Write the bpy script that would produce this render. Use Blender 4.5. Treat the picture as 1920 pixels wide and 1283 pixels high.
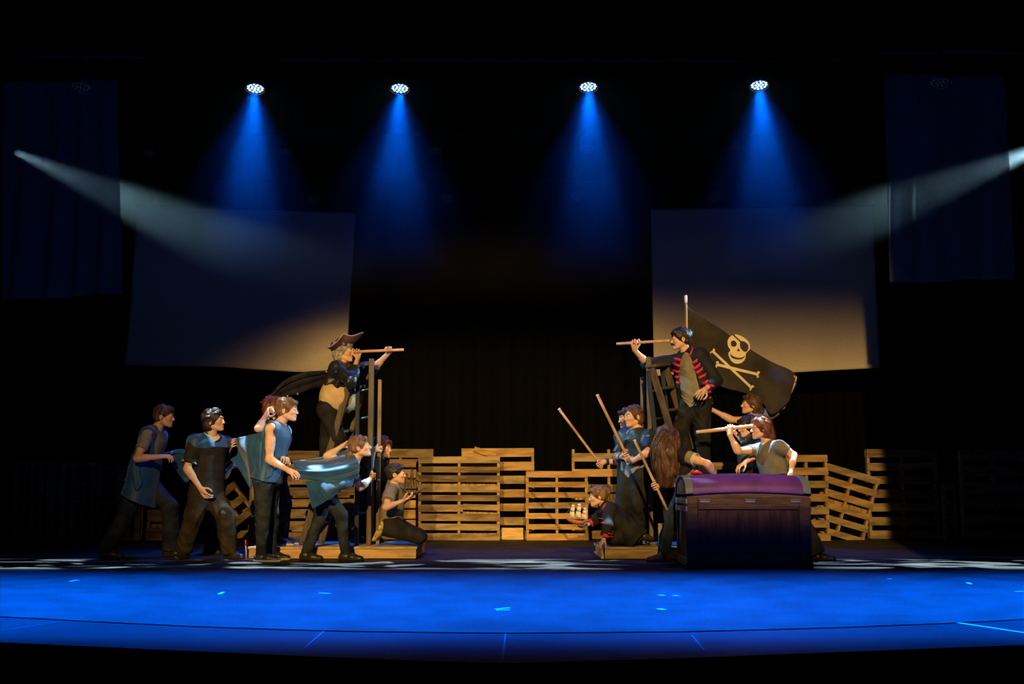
import bpy, math, random
import numpy as np
from mathutils import Vector, Matrix, noise as mnoise

for _o in list(bpy.data.objects):
    bpy.data.objects.remove(_o)
SC = bpy.context.scene
COL = SC.collection
rnd = random.Random(7)

# ------------------------------------------------------------------ camera
F = 2160.0; CX, CY = 960.0, 641.5; CAMZ = 0.78
TH = math.atan(263.5 / F)
CT, ST = math.cos(TH), math.sin(TH)
cam_data = bpy.data.cameras.new('camera'); cam = bpy.data.objects.new('camera', cam_data); COL.objects.link(cam)
cam_data.sensor_width = 36.0; cam_data.lens = F / 1920 * 36
cam_data.clip_end = 200
cam.location = (0, 0, CAMZ); cam.rotation_euler = (math.pi / 2 + TH, 0, 0)
SC.camera = cam

def P(px, py, Y):
    """world point at depth Y that the camera sees at pixel (px, py)"""
    x = (px - CX) / F; zu = (CY - py) / F
    yd = CT - zu * ST; zd = ST + zu * CT
    t = Y / yd
    return Vector((t * x, Y, CAMZ + t * zd))
def XW(px, Y, z=0.0):
    """world x at depth Y and height z that projects to column px"""
    fw = Y * CT + (z - CAMZ) * ST
    return (px - CX) / F * fw
def YF(py, z=0.0):
    """depth at which height z projects to row py"""
    zu = (CY - py) / F
    r = (ST + zu * CT) / (CT - zu * ST)
    return (z - CAMZ) / r

# ------------------------------------------------------------------ world, exposure
world = bpy.data.worlds.new('world'); SC.world = world; world.use_nodes = True
world.node_tree.nodes['Background'].inputs[0].default_value = (0.26, 0.34, 0.75, 1)
world.node_tree.nodes['Background'].inputs[1].default_value = 0.011
SC.view_settings.view_transform = 'Standard'; SC.view_settings.look = 'None'
SC.view_settings.exposure = 0.0; SC.view_settings.gamma = 1.0; SC.view_settings.use_curve_mapping = False
try:
    SC.cycles.use_denoising = True
    SC.cycles.volume_step_rate = 1.5
    SC.cycles.volume_max_steps = 128
    SC.cycles.volume_bounces = 0
    SC.cycles.max_bounces = 5
    SC.cycles.diffuse_bounces = 2
    SC.cycles.sample_clamp_indirect = 3.0
except Exception:
    pass

# ------------------------------------------------------------------ lamps
def look_rot(frm, to, roll=0.0):
    q = (Vector(to) - Vector(frm)).to_track_quat('-Z', 'Y')
    return (q.to_matrix().to_4x4() @ Matrix.Rotation(roll, 4, 'Z'))
def spot(name, loc, to, energy, color, half_deg, blend=0.3, size=0.06, shutter=None  , gobo=None):
    """theatre lantern: shutter = list of (nx, ny, off, soft) half planes in tan space of the beam; gobo = (scale, threshold, soft, seed)"""
    ld = bpy.data.lights.new(name, 'SPOT'); o = bpy.data.objects.new(name, ld); COL.objects.link(o)
    ld.energy = energy; ld.color = color; ld.spot_size = math.radians(half_deg) * 2; ld.spot_blend = blend
    ld.shadow_soft_size = size
    o.matrix_world = Matrix.Translation(Vector(loc)) @ look_rot(loc, to)
    if shutter or gobo:
        ld.use_nodes = True; nt = ld.node_tree; N = nt.nodes; L = nt.links
        em = next(n for n in N if n.type == 'EMISSION')
        tc = N.new('ShaderNodeTexCoord'); sep = N.new('ShaderNodeSeparateXYZ'); L.new(tc.outputs['Normal'], sep.inputs[0])
        def m(op, a, b=None, clamp=False):
            n = N.new('ShaderNodeMath'); n.operation = op; n.use_clamp = clamp
            for i, v in enumerate((a, b)):
                if v is None: continue
                if isinstance(v, (int, float)): n.inputs[i].default_value = v
                else: L.new(v, n.inputs[i])
            return n.outputs[0]
        az = m('ABSOLUTE', sep.outputs[2])
        u = m('DIVIDE', sep.outputs[0], az); v = m('DIVIDE', sep.outputs[1], az)
        cur = None
        for (nx, ny, off, soft) in (shutter or []):
            s = m('ADD', m('MULTIPLY', u, nx), m('MULTIPLY', v, ny))
            t = m('DIVIDE', m('SUBTRACT', off, s), soft, clamp=True)
            t = m('MULTIPLY', t, t)
            cur = t if cur is None else m('MULTIPLY', cur, t)
        if gobo:
            sx, sy, thr, soft, seed = gobo
            cmb = N.new('ShaderNodeCombineXYZ'); L.new(m('MULTIPLY', u, sx), cmb.inputs[0]); L.new(m('MULTIPLY', v, sy), cmb.inputs[1]); cmb.inputs[2].default_value = seed
            no = N.new('ShaderNodeTexNoise'); no.inputs['Scale'].default_value = 1.0; no.inputs['Detail'].default_value = 1.5; no.inputs['Distortion'].default_value = 1.2
            L.new(cmb.outputs[0], no.inputs['Vector'])
            t = m('DIVIDE', m('SUBTRACT', no.outputs[0], thr), soft, clamp=True)
            cur = t if cur is None else m('MULTIPLY', cur, t)
        L.new(cur, em.inputs['Strength'])
    return o

BLUE = (0.0, 0.11, 1.0)
LED_PX = [(479, 161, 14.0, 2.0), (750, 161, 14.0, -0.5), (1103, 158, 14.0, 0.0), (1423, 155, 14.0, 0.0)]
for i, (px, py, Y, sl) in enumerate(LED_PX):
    c = P(px, py, Y)
    to = c + Vector((0.03 * sl - 0.0, -0.8, -4.0))
    spot('blue_beam_light', c + Vector((0, -0.02, -0.05)), to, 1450, BLUE, 17.5, 0.95, 0.05)
    spot('blue_halo_light', c + Vector((0, -0.03, -0.06)), to, 190, (0.0, 0.10, 1.0), 32, 1.0, 0.08)
# blue wash rows hanging over the forestage
for x in (-4.4, -2.2, 0.0, 2.2, 4.4):
    spot('blue_wash_light', (x, 8.4, 8.0), (x * 1.02, 7.8, 0), 44000, (0.0, 0.098, 1.0), 20.5, 1.0, 0.12,
         shutter=[(0, 1, 0.33, 0.12)])
# amber front-of-house pair, shuttered off the side pallets and the top of the cloths
AMB = (0.95, 0.575, 0.165)
spot('amber_front_light', (-2.6, 1.2, 4.6), P(760, 860, 16), 7000, AMB, 17, 0.35, 0.04,
     shutter=[(-0.41, 0.91, 0.195, 0.055), (0, 1, 0.185, 0.05), (-1, 0, 0.265, 0.17), (0, -1, 0.225, 0.06), (1, 0, 0.30, 0.16)])
spot('amber_front_light', (1.5, 1.2, 4.6), P(1230, 860, 16), 7000, AMB, 17, 0.35, 0.04,
     shutter=[(0, 1, 0.185, 0.085), (1, 0, 0.209, 0.006), (0, -1, 0.199, 0.052)])
# cold crossing side beams
SIDE_L = P(22, 282, 14.6); SIDE_R = P(1990, 262, 13.85)
spot('cold_side_light', SIDE_L, P(1180, 800, 12.2), 3700, (0.42, 0.82, 1.0), 7.5, 0.7, 0.05)
spot('cold_side_light', SIDE_R, P(610, 815, 11.7), 5000, (0.45, 0.84, 1.0), 7.0, 0.7, 0.05)
# leaf-pattern lights laid over the playing strip
for (x, sd, e) in ((-4.2, 1.0, 30000), (-1.2, 4.0, 26000), (1.9, 7.0, 26000), (5.0, 9.0, 30000)):
    spot('leaf_pattern_light', (x, 12.7, 8.2), (x, 11.35, 0), e, (0.62, 0.88, 1.0), 16, 0.5, 0.02,
         shutter=[(0, 1, 0.10, 0.03), (0, -1, 0.09, 0.03)], gobo=(8, 15, 0.54, 0.035, sd))

# ------------------------------------------------------------------ materials
MATS = {}
def mat(name, color, rough=0.7, metal=0.0, spec=0.3, var=0.0, vscale=8.0, stretch=(1, 1, 1), bump=0.0, bscale=40.0, emit=None, estr=0.0, color2=None, sheen=0.0, wave=None):
    if name in MATS: return MATS[name]
    m = bpy.data.materials.new(name); m.use_nodes = True; MATS[name] = m
    nt = m.node_tree; N = nt.nodes; L = nt.links; b = N['Principled BSDF']
    b.inputs['Base Color'].default_value = (*color, 1); b.inputs['Roughness'].default_value = rough
    b.inputs['Metallic'].default_value = metal; b.inputs['Specular IOR Level'].default_value = spec
    if sheen: b.inputs['Sheen Weight'].default_value = sheen
    tc = N.new('ShaderNodeTexCoord'); mp = N.new('ShaderNodeMapping'); L.new(tc.outputs['Object'], mp.inputs[0]); mp.inputs['Scale'].default_value = stretch
    if var > 0 or color2:
        no = N.new('ShaderNodeTexNoise'); no.inputs['Scale'].default_value = vscale; no.inputs['Detail'].default_value = 5; L.new(mp.outputs[0], no.inputs['Vector'])
        rp = N.new('ShaderNodeValToRGB'); L.new(no.outputs[0], rp.inputs[0])
        c2 = color2 or tuple(max(0, c * (1 - var)) for c in color)
        c1 = color if color2 else tuple(min(1, c * (1 + var)) for c in color)
        rp.color_ramp.elements[0].position = 0.40; rp.color_ramp.elements[1].position = 0.60
        rp.color_ramp.elements[0].color = (*c2, 1); rp.color_ramp.elements[1].color = (*c1, 1)
        L.new(rp.outputs[0], b.inputs['Base Color'])
    if bump > 0:
        n2 = N.new('ShaderNodeTexNoise'); n2.inputs['Scale'].default_value = bscale; n2.inputs['Detail'].default_value = 4; L.new(mp.outputs[0], n2.inputs['Vector'])
        bp = N.new('ShaderNodeBump'); bp.inputs['Strength'].default_value = min(1.0, bump); bp.inputs['Distance'].default_value = 0.02; L.new(n2.outputs[0], bp.inputs['Height']); L.new(bp.outputs[0], b.inputs['Normal'])
    if emit:
        b.inputs['Emission Color'].default_value = (*emit, 1); b.inputs['Emission Strength'].default_value = estr
    return m

# ------------------------------------------------------------------ object helpers
def tag(o, label=None, cat=None, group=None, kind=None):
    if label: o['label'] = label
    if cat: o['category'] = cat
    if group: o['group'] = group
    if kind: o['kind'] = kind
    return o
def empty(name, loc=(0, 0, 0), rot=(0, 0, 0)):
    o = bpy.data.objects.new(name, None); COL.objects.link(o); o.location = loc; o.rotation_euler = rot; o.empty_display_size = 0.1
    return o
def absloc(o):
    p = Vector((0, 0, 0))
    while o is not None:
        p += o.location; o = o.parent
    return p
def obj(name, verts, faces, material, parent=None, loc=None, smooth=False, local=False):
    """mesh from world-space verts; with a parent (unrotated) they are kept in place"""
    base = Vector((0, 0, 0))
    if not local:
        if parent is not None: base = absloc(parent)
        elif loc is not None: base = Vector(loc)
    v = np.asarray(verts, dtype=np.float64) - np.array(base)[None, :] if not local else np.asarray(verts, dtype=np.float64)
    me = bpy.data.meshes.new(name)
    me.from_pydata(v.tolist(), [], [tuple(int(i) for i in f) for f in faces]); me.update()
    if smooth: me.polygons.foreach_set('use_smooth', [True] * len(me.polygons))
    for m_ in (material if isinstance(material, (list, tuple)) else [material]): me.materials.append(m_)
    o = bpy.data.objects.new(name, me); COL.objects.link(o)
    if parent is not None: o.parent = parent
    elif loc is not None and not local: o.location = loc
    elif loc is not None: o.location = loc
    return o
class MB:
    def __init__(s): s.v = []; s.f = []
    def add(s, v, f):
        b = len(s.v); s.v += [tuple(p) for p in v]; s.f += [tuple(i + b for i in q) for q in f]
    def box(s, c, d, R=None, bev=0.0):
        hx, hy, hz = d[0] / 2, d[1] / 2, d[2] / 2
        b = min(bev, hx * .9, hy * .9, hz * .9)
        R = R or Matrix.Identity(3); c = Vector(c)
        if b <= 0:
            v = [c + R @ Vector((x * hx, y * hy, z * hz)) for x in (-1, 1) for y in (-1, 1) for z in (-1, 1)]
            s.add(v, [(0, 1, 3, 2), (4, 6, 7, 5), (0, 4, 5, 1), (2, 3, 7, 6), (0, 2, 6, 4), (1, 5, 7, 3)]); return
        pts = []; idx = {}
        for x in (-1, 1):
            for y in (-1, 1):
                for z in (-1, 1):
                    for a in range(3):
                        q = [x * hx, y * hy, z * hz]
                        for k in range(3):
                            if k != a: q[k] -= (x, y, z)[k] * b
                        idx[(x, y, z, a)] = len(pts); pts.append(c + R @ Vector(q))
        fs = []
        for a in range(3):
            o1, o2 = [k for k in range(3) if k != a]
            for sg in (-1, 1):
                quad = []
                for (p, q) in ((-1, -1), (1, -1), (1, 1), (-1, 1)):
                    t = [0, 0, 0]; t[a] = sg; t[o1] = p; t[o2] = q; quad.append(idx[(*t, a)])
                if (sg > 0) == (a == 1): quad.reverse()
                fs.append(quad)
            for p in (-1, 1):
                for q in (-1, 1):
                    t0 = [0, 0, 0]; t1 = [0, 0, 0]; t0[a] = -1; t1[a] = 1
                    t0[o1] = t1[o1] = p; t0[o2] = t1[o2] = q
                    fs.append((idx[(*t0, o1)], idx[(*t1, o1)], idx[(*t1, o2)], idx[(*t0, o2)]))
        for x in (-1, 1):
            for y in (-1, 1):
                for z in (-1, 1): fs.append(tuple(idx[(x, y, z, a)] for a in range(3)))
        s.add(pts, fs)
    def bar(s, a, b, w, d, up=(0, 1, 0), bev=0.003):
        """rectangular bar a->b, w across, d along `up`"""
        a = Vector(a); b = Vector(b); z = (b - a).normalized(); y = Vector(up); y = (y - z * y.dot(z)).normalized(); x = y.cross(z)
        R = Matrix((x, y, z)).transposed()
        s.box((a + b) / 2, (w, d, (b - a).length), R, bev)
    def tube(s, pts, r, n=10, cap=True):
        pts = [Vector(p) for p in pts]; rs = r if isinstance(r, (list, tuple)) else [r] * len(pts)
        ref = Vector((0, 0, 1)); t0 = (pts[1] - pts[0]).normalized()
        if abs(t0.dot(ref)) > .9: ref = Vector((1, 0, 0))
        x = (ref - t0 * ref.dot(t0)).normalized(); v = []
        for i, p in enumerate(pts):
            t = (pts[min(i + 1, len(pts) - 1)] - pts[max(i - 1, 0)]).normalized()
            x = (x - t * x.dot(t)).normalized(); y = t.cross(x)
            for k in range(n):
                a = 2 * math.pi * k / n; v.append(p + (x * math.cos(a) + y * math.sin(a)) * rs[i])
        f = [(i * n + k, i * n + (k + 1) % n, (i + 1) * n + (k + 1) % n, (i + 1) * n + k) for i in range(len(pts) - 1) for k in range(n)]
        if cap: f.append(tuple(range(n - 1, -1, -1))); f.append(tuple((len(pts) - 1) * n + k for k in range(n)))
        s.add(v, f)
    def sphere(s, c, r, R=None, nu=14, nv=9):
        c = Vector(c); R = R or Matrix.Identity(3); rr = r if isinstance(r, (list, tuple)) else (r, r, r); v = []
        for j in range(1, nv):
            ph = math.pi * j / nv
            for i in range(nu):
                a = 2 * math.pi * i / nu
                v.append(c + R @ Vector((rr[0] * math.sin(ph) * math.cos(a), rr[1] * math.sin(ph) * math.sin(a), rr[2] * math.cos(ph))))
        v.append(c + R @ Vector((0, 0, rr[2]))); v.append(c + R @ Vector((0, 0, -rr[2]))); T, B = len(v) - 2, len(v) - 1
        f = [((j) * nu + i, (j + 1) * nu + i, (j + 1) * nu + (i + 1) % nu, j * nu + (i + 1) % nu) for j in range(nv - 2) for i in range(nu)]
        f += [(T, i, (i + 1) % nu) for i in range(nu)] + [(B, (nv - 2) * nu + (i + 1) % nu, (nv - 2) * nu + i) for i in range(nu)]
        s.add(v, f)
    def build(s, name, material, parent=None, smooth=False, loc=None, local=False):
        return obj(name, s.v, s.f, material, parent, loc, smooth, local)
def crom(pts, n):
    """Catmull-Rom through points (rows of any dimension)"""
    p = np.asarray(pts, float); m = len(p)
    out = []
    for t in np.linspace(0, m - 1, n):
        i = min(int(t), m - 2); u = t - i
        p0 = p[i - 1] if i > 0 else 2 * p[0] - p[1]; p1 = p[i]; p2 = p[i + 1]; p3 = p[i + 2] if i + 2 < m else 2 * p[m - 1] - p[m - 2]
        out.append(0.5 * ((2 * p1) + (-p0 + p2) * u + (2 * p0 - 5 * p1 + 4 * p2 - p3) * u * u + (-p0 + 3 * p1 - 3 * p2 + p3) * u ** 3))
    return np.array(out)
def cloth(name, rows, material, parent=None, nu=50, nv=50, thick=0.006, fold=0.0, ffreq=9.0, fdir='u', seed=0, px=True, wob=0.0, loc=None):
    """cloth sheet lofted through rows of (px, py, Y) points, with soft folds, given real thickness"""
    W = [[tuple(P(*q)) if px else tuple(q) for q in r] for r in rows]
    R1 = [crom(r, nu) for r in W]
    G = np.array([crom([R1[j][i] for j in range(len(R1))], nv) for i in range(nu)])  # nu x nv x 3
    du = np.gradient(G, axis=0); dv = np.gradient(G, axis=1); nrm = np.cross(du, dv); nrm /= (np.linalg.norm(nrm, axis=2, keepdims=True) + 1e-9)
    uu, vv = np.meshgrid(np.linspace(0, 1, nu), np.linspace(0, 1, nv), indexing='ij')
    if fold:
        s, t = (uu, vv) if fdir == 'u' else (vv, uu)
        ph = ffreq * 2 * math.pi * s + 1.3 * np.sin(3.1 * t + seed) + 0.9 * np.sin(6.3 * s + 2.2 * seed)
        env = 0.35 + 0.65 * t
        G = G + nrm * (fold * env * (np.sin(ph) + 0.4 * np.sin(1.9 * ph + seed)))[..., None]
    if wob:
        G = G + nrm * (wob * np.sin(5 * uu + 7 * vv + seed) * np.sin(9 * uu - 4 * vv + 2 * seed))[..., None]
    A = G + nrm * thick / 2; B = G - nrm * thick / 2
    v = np.concatenate([A.reshape(-1, 3), B.reshape(-1, 3)]); n = nu * nv; f = []
    ix = lambda i, j: i * nv + j
    for i in range(nu - 1):
        for j in range(nv - 1):
            q = (ix(i, j), ix(i + 1, j), ix(i + 1, j + 1), ix(i, j + 1)); f.append(q); f.append(tuple(a + n for a in reversed(q)))
    ring = [ix(i, 0) for i in range(nu)] + [ix(nu - 1, j) for j in range(1, nv)] + [ix(i, nv - 1) for i in range(nu - 2, -1, -1)] + [ix(0, j) for j in range(nv - 2, 0, -1)]
    for k in range(len(ring)):
        a, b = ring[k], ring[(k + 1) % len(ring)]; f.append((b, a, a + n, b + n))
    if parent is None and loc is None: loc = v.mean(axis=0)
    return obj(name, v, f, material, parent, loc, True)
# ================================================================== STAGE STRUCTURE
m_floor = mat('stage_floor_paint', (0.028, 0.026, 0.024), 0.62, spec=0.12, var=0.25, vscale=3, bump=0.15, bscale=30)
m_apron = mat('apron_paint', (0.0105, 0.0105, 0.0105), 0.55, spec=0.2, var=0.2, vscale=2, bump=0.08, bscale=30)
m_black = mat('black_velour', (0.004, 0.004, 0.006), 0.95, spec=0.02)
m_blackwall = mat('black_wall_paint', (0.003, 0.003, 0.003), 0.9, spec=0.05)
def arc_y(px_y, xs):
    return [px_y(x) for x in xs]
# lip and apron seam measured on the photo: (px, py) -> floor points
def floor_curve(pts):
    out = []
    for px, py in pts:
        Y = YF(py); out.append((XW(px, Y), Y))
    return out
lip = floor_curve([(0, 1203), (300, 1217), (620, 1231), (940, 1243), (1300, 1232), (1640, 1219), (1920, 1208)])
seam = floor_curve([(0, 1156), (190, 1166), (375, 1175), (620, 1183), (940, 1187), (1300, 1184), (1560, 1177), (1790, 1168), (1920, 1161)])
def extend(c):
    a, b = c[0], c[1]; s = (a[1] - b[1]) / (a[0] - b[0])
    L0 = (a[0] - 6, a[1] - 6 * s); a, b = c[-1], c[-2]; s = (a[1] - b[1]) / (a[0] - b[0])
    return [L0] + c + [(a[0] + 6, a[1] + 6 * s)]
lip = extend(lip); seam = extend(seam)
xs = np.linspace(-8.4, 8.4, 57)
ly = np.interp(xs, [p[0] for p in lip], [p[1] for p in lip]); sy = np.interp(xs, [p[0] for p in seam], [p[1] for p in seam])
v = []; f = []; n = len(xs)
for i, x in enumerate(xs): v += [(x, sy[i], 0), (x, 19.5, 0), (x, sy[i], -0.25), (x, 19.5, -0.25)]
for i in range(n - 1):
    a = i * 4; b = a + 4; f += [(a, b, b + 1, a + 1), (a + 2, a + 3, b + 3, b + 2), (a, a + 2, b + 2, b), (a + 1, b + 1, b + 3, a + 3)]
f += [(0, 1, 3, 2), ((n - 1) * 4, (n - 1) * 4 + 2, (n - 1) * 4 + 3, (n - 1) * 4 + 1)]
tag(obj('floor', v, f, m_floor), kind='structure')
v = []; f = []
for i, x in enumerate(xs): v += [(x, ly[i], -0.004), (x, sy[i] - 0.012, -0.004), (x, ly[i], -1.1), (x, sy[i] - 0.012, -1.1)]
for i in range(n - 1):
    a = i * 4; b = a + 4; f += [(a, b, b + 1, a + 1), (a + 2, a + 3, b + 3, b + 2), (a, a + 2, b + 2, b), (a + 1, b + 1, b + 3, a + 3)]
f += [(0, 1, 3, 2), ((n - 1) * 4, (n - 1) * 4 + 2, (n - 1) * 4 + 3, (n - 1) * 4 + 1)]
m_lip = mat('stage_front_black', (0.002, 0.002, 0.002), 0.9, spec=0.02)
ap = obj('floor_apron', v, f, [m_apron, m_lip])
for p_ in ap.data.polygons:
    if abs(p_.normal.z) < 0.5: p_.material_index = 1
tag(ap, kind='structure')
def slab(name, c, d, m): 
    b = MB(); b.box(c, d); return tag(b.build(name, m, loc=c), kind='structure')
slab('floor_house', (0, 2.5, -1.15), (17, 8, 0.1), m_blackwall)
slab('wall_back', (0, 19.6, 4.0), (17, 0.2, 10.4), m_blackwall)
slab('wall_left', (-8.5, 10, 4.0), (0.2, 19.4, 10.4), m_blackwall)
slab('wall_right', (8.5, 10, 4.0), (0.2, 19.4, 10.4), m_blackwall)
slab('ceiling', (0, 10, 9.3), (17.2, 19.4, 0.2), m_blackwall)
# black pleated backdrop
vv = []; ff = []; NX = 321
for i in range(NX):
    x = -8.2 + 16.4 * i / (NX - 1); y = 18.9 + 0.05 * math.sin(x * 14 + math.sin(x * 3)) + 0.02 * math.sin(x * 37)
    vv += [(x, y, 0.02), (x, y, 8.8), (x, y + 0.01, 0.02), (x, y + 0.01, 8.8)]
for i in range(NX - 1):
    a = i * 4; b = a + 4; ff += [(a, b, b + 1, a + 1), (a + 2, a + 3, b + 3, b + 2), (a, a + 2, b + 2, b), (a + 1, b + 1, b + 3, a + 3)]
tag(obj('backdrop_curtain', vv, ff, m_black, smooth=True, loc=(0, 18.9, 0)), 'wide black pleated curtain closing off the back of the stage', 'curtain')

# tape marks on the floor
m_tape = mat('spike_tape', (0.55, 0.62, 0.7), 0.5)
def tape(x0, y0, x1, y1, w, label, grp=None, z=0.0):
    a = Vector((XW(x0, YF(y0, z), z), YF(y0, z), z + 0.0016)); b = Vector((XW(x1, YF(y1, z), z), YF(y1, z), z + 0.0016))
    m = MB(); m.bar(a, b, w, 0.0012, up=(0, 0, 1), bev=0); o = m.build('tape_mark', m_tape, loc=(a + b) / 2)
    tag(o, label, 'tape', grp)
tape(131, 1091, 146, 1088, .03, 'short pale tape mark on the blue floor nearest its left edge', 'spike tape on the floor')
tape(411, 1115, 418, 1111, .03, 'small slanted tape mark on the blue floor below the first platform end', 'spike tape on the floor')
tape(598, 1113, 619, 1113.5, .03, 'short level tape mark on the blue floor in front of the crouching ponytail player', 'spike tape on the floor')
tape(928, 1143, 956, 1140.5, .03, 'upper strip of the double tape mark at the middle of the blue floor', 'spike tape on the floor')
tape(930, 1145, 956, 1144.5, .025, 'lower strip of the double tape mark at the middle of the blue floor', 'spike tape on the floor')
tape(1235, 1116, 1246, 1117.5, .03, 'left of two tape marks side by side on the floor by the chest', 'spike tape on the floor')
tape(1262, 1117, 1273, 1118, .03, 'right of two tape marks side by side on the floor by the chest', 'spike tape on the floor')
tape(1234, 1142, 1246, 1144, .04, 'single tape mark nearer the stage front, left of the chest', 'spike tape on the floor')
tape(1814, 1093, 1820, 1096, .03, 'tiny tape speck at the far right of the blue floor', 'spike tape on the floor')
tape(1904, 1110, 1918, 1109.5, .03, 'pale tape mark at the right picture edge of the blue floor', 'spike tape on the floor')
tape(1664, 1086, 1672, 1086, .03, 'small tape mark on the blue floor right of the chest', 'spike tape on the floor')
m_tape2 = m_tape
tape(1792, 1168, 1925, 1188, .03, 'long straight blue-lit tape line on the apron at the right', 'spike tape on the floor', -0.004)
m_tape = mat('scuffed_line', (0.10, 0.11, 0.13), 0.6)
tape(607, 1184.5, 571, 1216, .008, 'thin slanted scratch line across the apron left of centre', 'faint lines on the apron', -0.004)
tape(948, 1189, 942, 1240, .008, 'thin apron joint line at the centre of the stage front', 'faint lines on the apron', -0.004)
tape(1297, 1192, 1321, 1221, .008, 'thin slanted scratch line across the apron right of centre', 'faint lines on the apron', -0.004)
tape(1, 1184, 116, 1166, .008, 'long thin line across the apron at the far left', 'faint lines on the apron', -0.004)

# ================================================================== LIGHT FIXTURES
m_can = mat('fixture_black', (0.012, 0.012, 0.014), 0.45, spec=0.4)
m_led = mat('lit_led', (0, 0, 0), 0.4, emit=(0.42, 0.72, 1.0), estr=2.6)
m_rim = mat('fixture_rim_metal', (0.35, 0.4, 0.5), 0.3, metal=0.6)
m_idle = mat('unlit_lens_glint', (0.05, 0.06, 0.08), 0.2, spec=0.8, emit=(0.5, 0.65, 0.9), estr=0.004)  # added faint glow stands in for glints on the idle lenses
m_pipe = mat('pipe_black', (0.01, 0.01, 0.01), 0.5)
def led_positions():
    out = [(0, 0)]
    for r, k, o in ((0.045, 6, 0.2), (0.088, 12, 0.05)):
        out += [(r * math.cos(2 * math.pi * i / k + o), r * math.sin(2 * math.pi * i / k + o)) for i in range(k)]
    return out
def fixture(name, c, aim, label, group, lit=True, s=1.0, pipe_z=None):
    """par-style LED can: housing, rim, yoke, lens face with its emitters"""
    c = Vector(c); root = empty(name, c); tag(root, label, 'stage light', group)
    d = Vector(aim).normalized(); R = d.to_track_quat('Z', 'Y').to_matrix()
    w = lambda x, y, z: c + R @ Vector((x * s, y * s, z * s))
    m = MB(); m.tube([w(0, 0, -0.20), w(0, 0, -0.17), w(0, 0, -0.05), w(0, 0, 0.03)], [0.06 * s, 0.10 * s, 0.115 * s, 0.118 * s], 28, cap=True)
    m.build('housing', m_can, root, True)
    rim = MB(); rr = []
    for k in range(29):
        a = 2 * math.pi * k / 28; rr.append(w(0.121 * math.cos(a), 0.121 * math.sin(a), 0.05))
    rim.tube(rr, 0.0045 * s, 6, cap=False); rim.build('rim', m_rim, root, True)
    lens = MB()
    for (x, y) in led_positions():
        lens.sphere(w(x, y, 0.036), (0.0175 * s, 0.0175 * s, 0.008 * s), R, 10, 6)
    lens.build('lens_array', m_led if lit else m_idle, root, True)
    yk = MB(); up = Vector((0, 0, 1)); X = R @ Vector((1, 0, 0)); top = c + up * 0.26 * s
    yk.tube([c + X * 0.135 * s, c + X * 0.135 * s + up * 0.16 * s, c + X * 0.08 * s + up * 0.2 * s, c - X * 0.08 * s + up * 0.2 * s, c - X * 0.135 * s + up * 0.16 * s, c - X * 0.135 * s], 0.008 * s, 6)
    yk.build('yoke', m_can, root, True)
    cl = MB(); cl.box(top, (0.05 * s, 0.06 * s, 0.12 * s), None, 0.004); cl.build('clamp', m_can, root)
    return root
names = ['first lit blue spotlight from the left, above the tilted cloth', 'second lit blue spotlight from the left, left of centre', 'third lit blue spotlight, just right of centre', 'fourth lit blue spotlight, above the cloth behind the flag']
for (px, py, Y, sl), nm in zip(LED_PX, names):
    fixture('stage_spotlight', P(px, py, Y), (0.01 * sl, -0.25, -1), nm, 'lit blue spotlights on the front pipe', True)
IDLE = [(280, 283, 16.5, 'dim unlit spotlight in the dark between the far left cloth and first beam'), (535, 282, 16.5, 'dim unlit spotlight beside the right edge of the first blue beam'), (817, 280, 16.5, 'dim unlit spotlight right of the second blue beam'),
        (1100, 275, 16.5, 'dim unlit spotlight showing inside the third blue beam'), (1380, 272, 16.5, 'dim unlit spotlight left of the fourth blue beam')]
for px, py, Y, nm in IDLE: fixture('stage_spotlight', P(px, py, Y), (0, -0.3, -1), nm, 'unlit spotlights on the middle pipe', False, 0.8)
for px, py, Y, nm in [(838, 370, 18.3, 'dim unlit spotlight low in the dark left of centre, above the empty backdrop'), (1083, 366, 18.3, 'dim unlit spotlight low in the dark right of centre, above the empty backdrop'), (1340, 366, 18.3, 'dim unlit spotlight just above the cloth behind the flag'), (590, 372, 18.3, 'dim unlit spotlight just above the tilted cloth on the left')]:
    fixture('stage_spotlight', P(px, py, Y), (0, -0.75, -1), nm, 'unlit spotlights on the rear pipe', False, 0.95)
fixture('stage_spotlight', P(152, 158, 12.7), (0, -0.2, -1), 'dark unlit spotlight hanging over the top of the far left cloth', 'unlit spotlights over the side cloths', False, 1.0)
fixture('stage_spotlight', P(1762, 150, 12.7), (0, -0.2, -1), 'dark unlit spotlight hanging over the top of the far right cloth', 'unlit spotlights over the side cloths', False, 1.0)
def pipe(x0, x1, y, z, label):
    root = empty('lighting_pipe', ((x0 + x1) / 2, y, z)); tag(root, label, 'pipe', 'black pipes the lights hang from')
    m = MB(); m.tube([(x0, y, z), (x1, y, z)], 0.024, 10); m.build('tube', m_pipe, root, True)
    for x in np.linspace(x0 + .2, x1 - .2, 2 if x1 - x0 < 5 else 4):
        m = MB(); m.tube([(x, y, z), (x, y, 9.2)], 0.005, 5); m.build('hanging_wire', m_pipe, root)
pipe(-7.5, 7.5, 14.0, P(0, 160, 14.0).z + 0.33, 'black pipe over the stage holding the four lit blue spotlights')
pipe(-7.5, 7.5, 16.5, P(0, 279, 16.5).z + 0.22, 'black pipe holding the dim middle row of spotlights')
pipe(-7.5, 7.5, 18.3, P(0, 369, 18.3).z + 0.265, 'black pipe holding the dim rear row of spotlights')
pipe(-7.5, -4.2, 12.7, P(0, 158, 12.7).z + 0.33, 'short black pipe above the far left cloth')
pipe(4.2, 7.5, 12.7, P(0, 150, 12.7).z + 0.33, 'short black pipe above the far right cloth')

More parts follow.
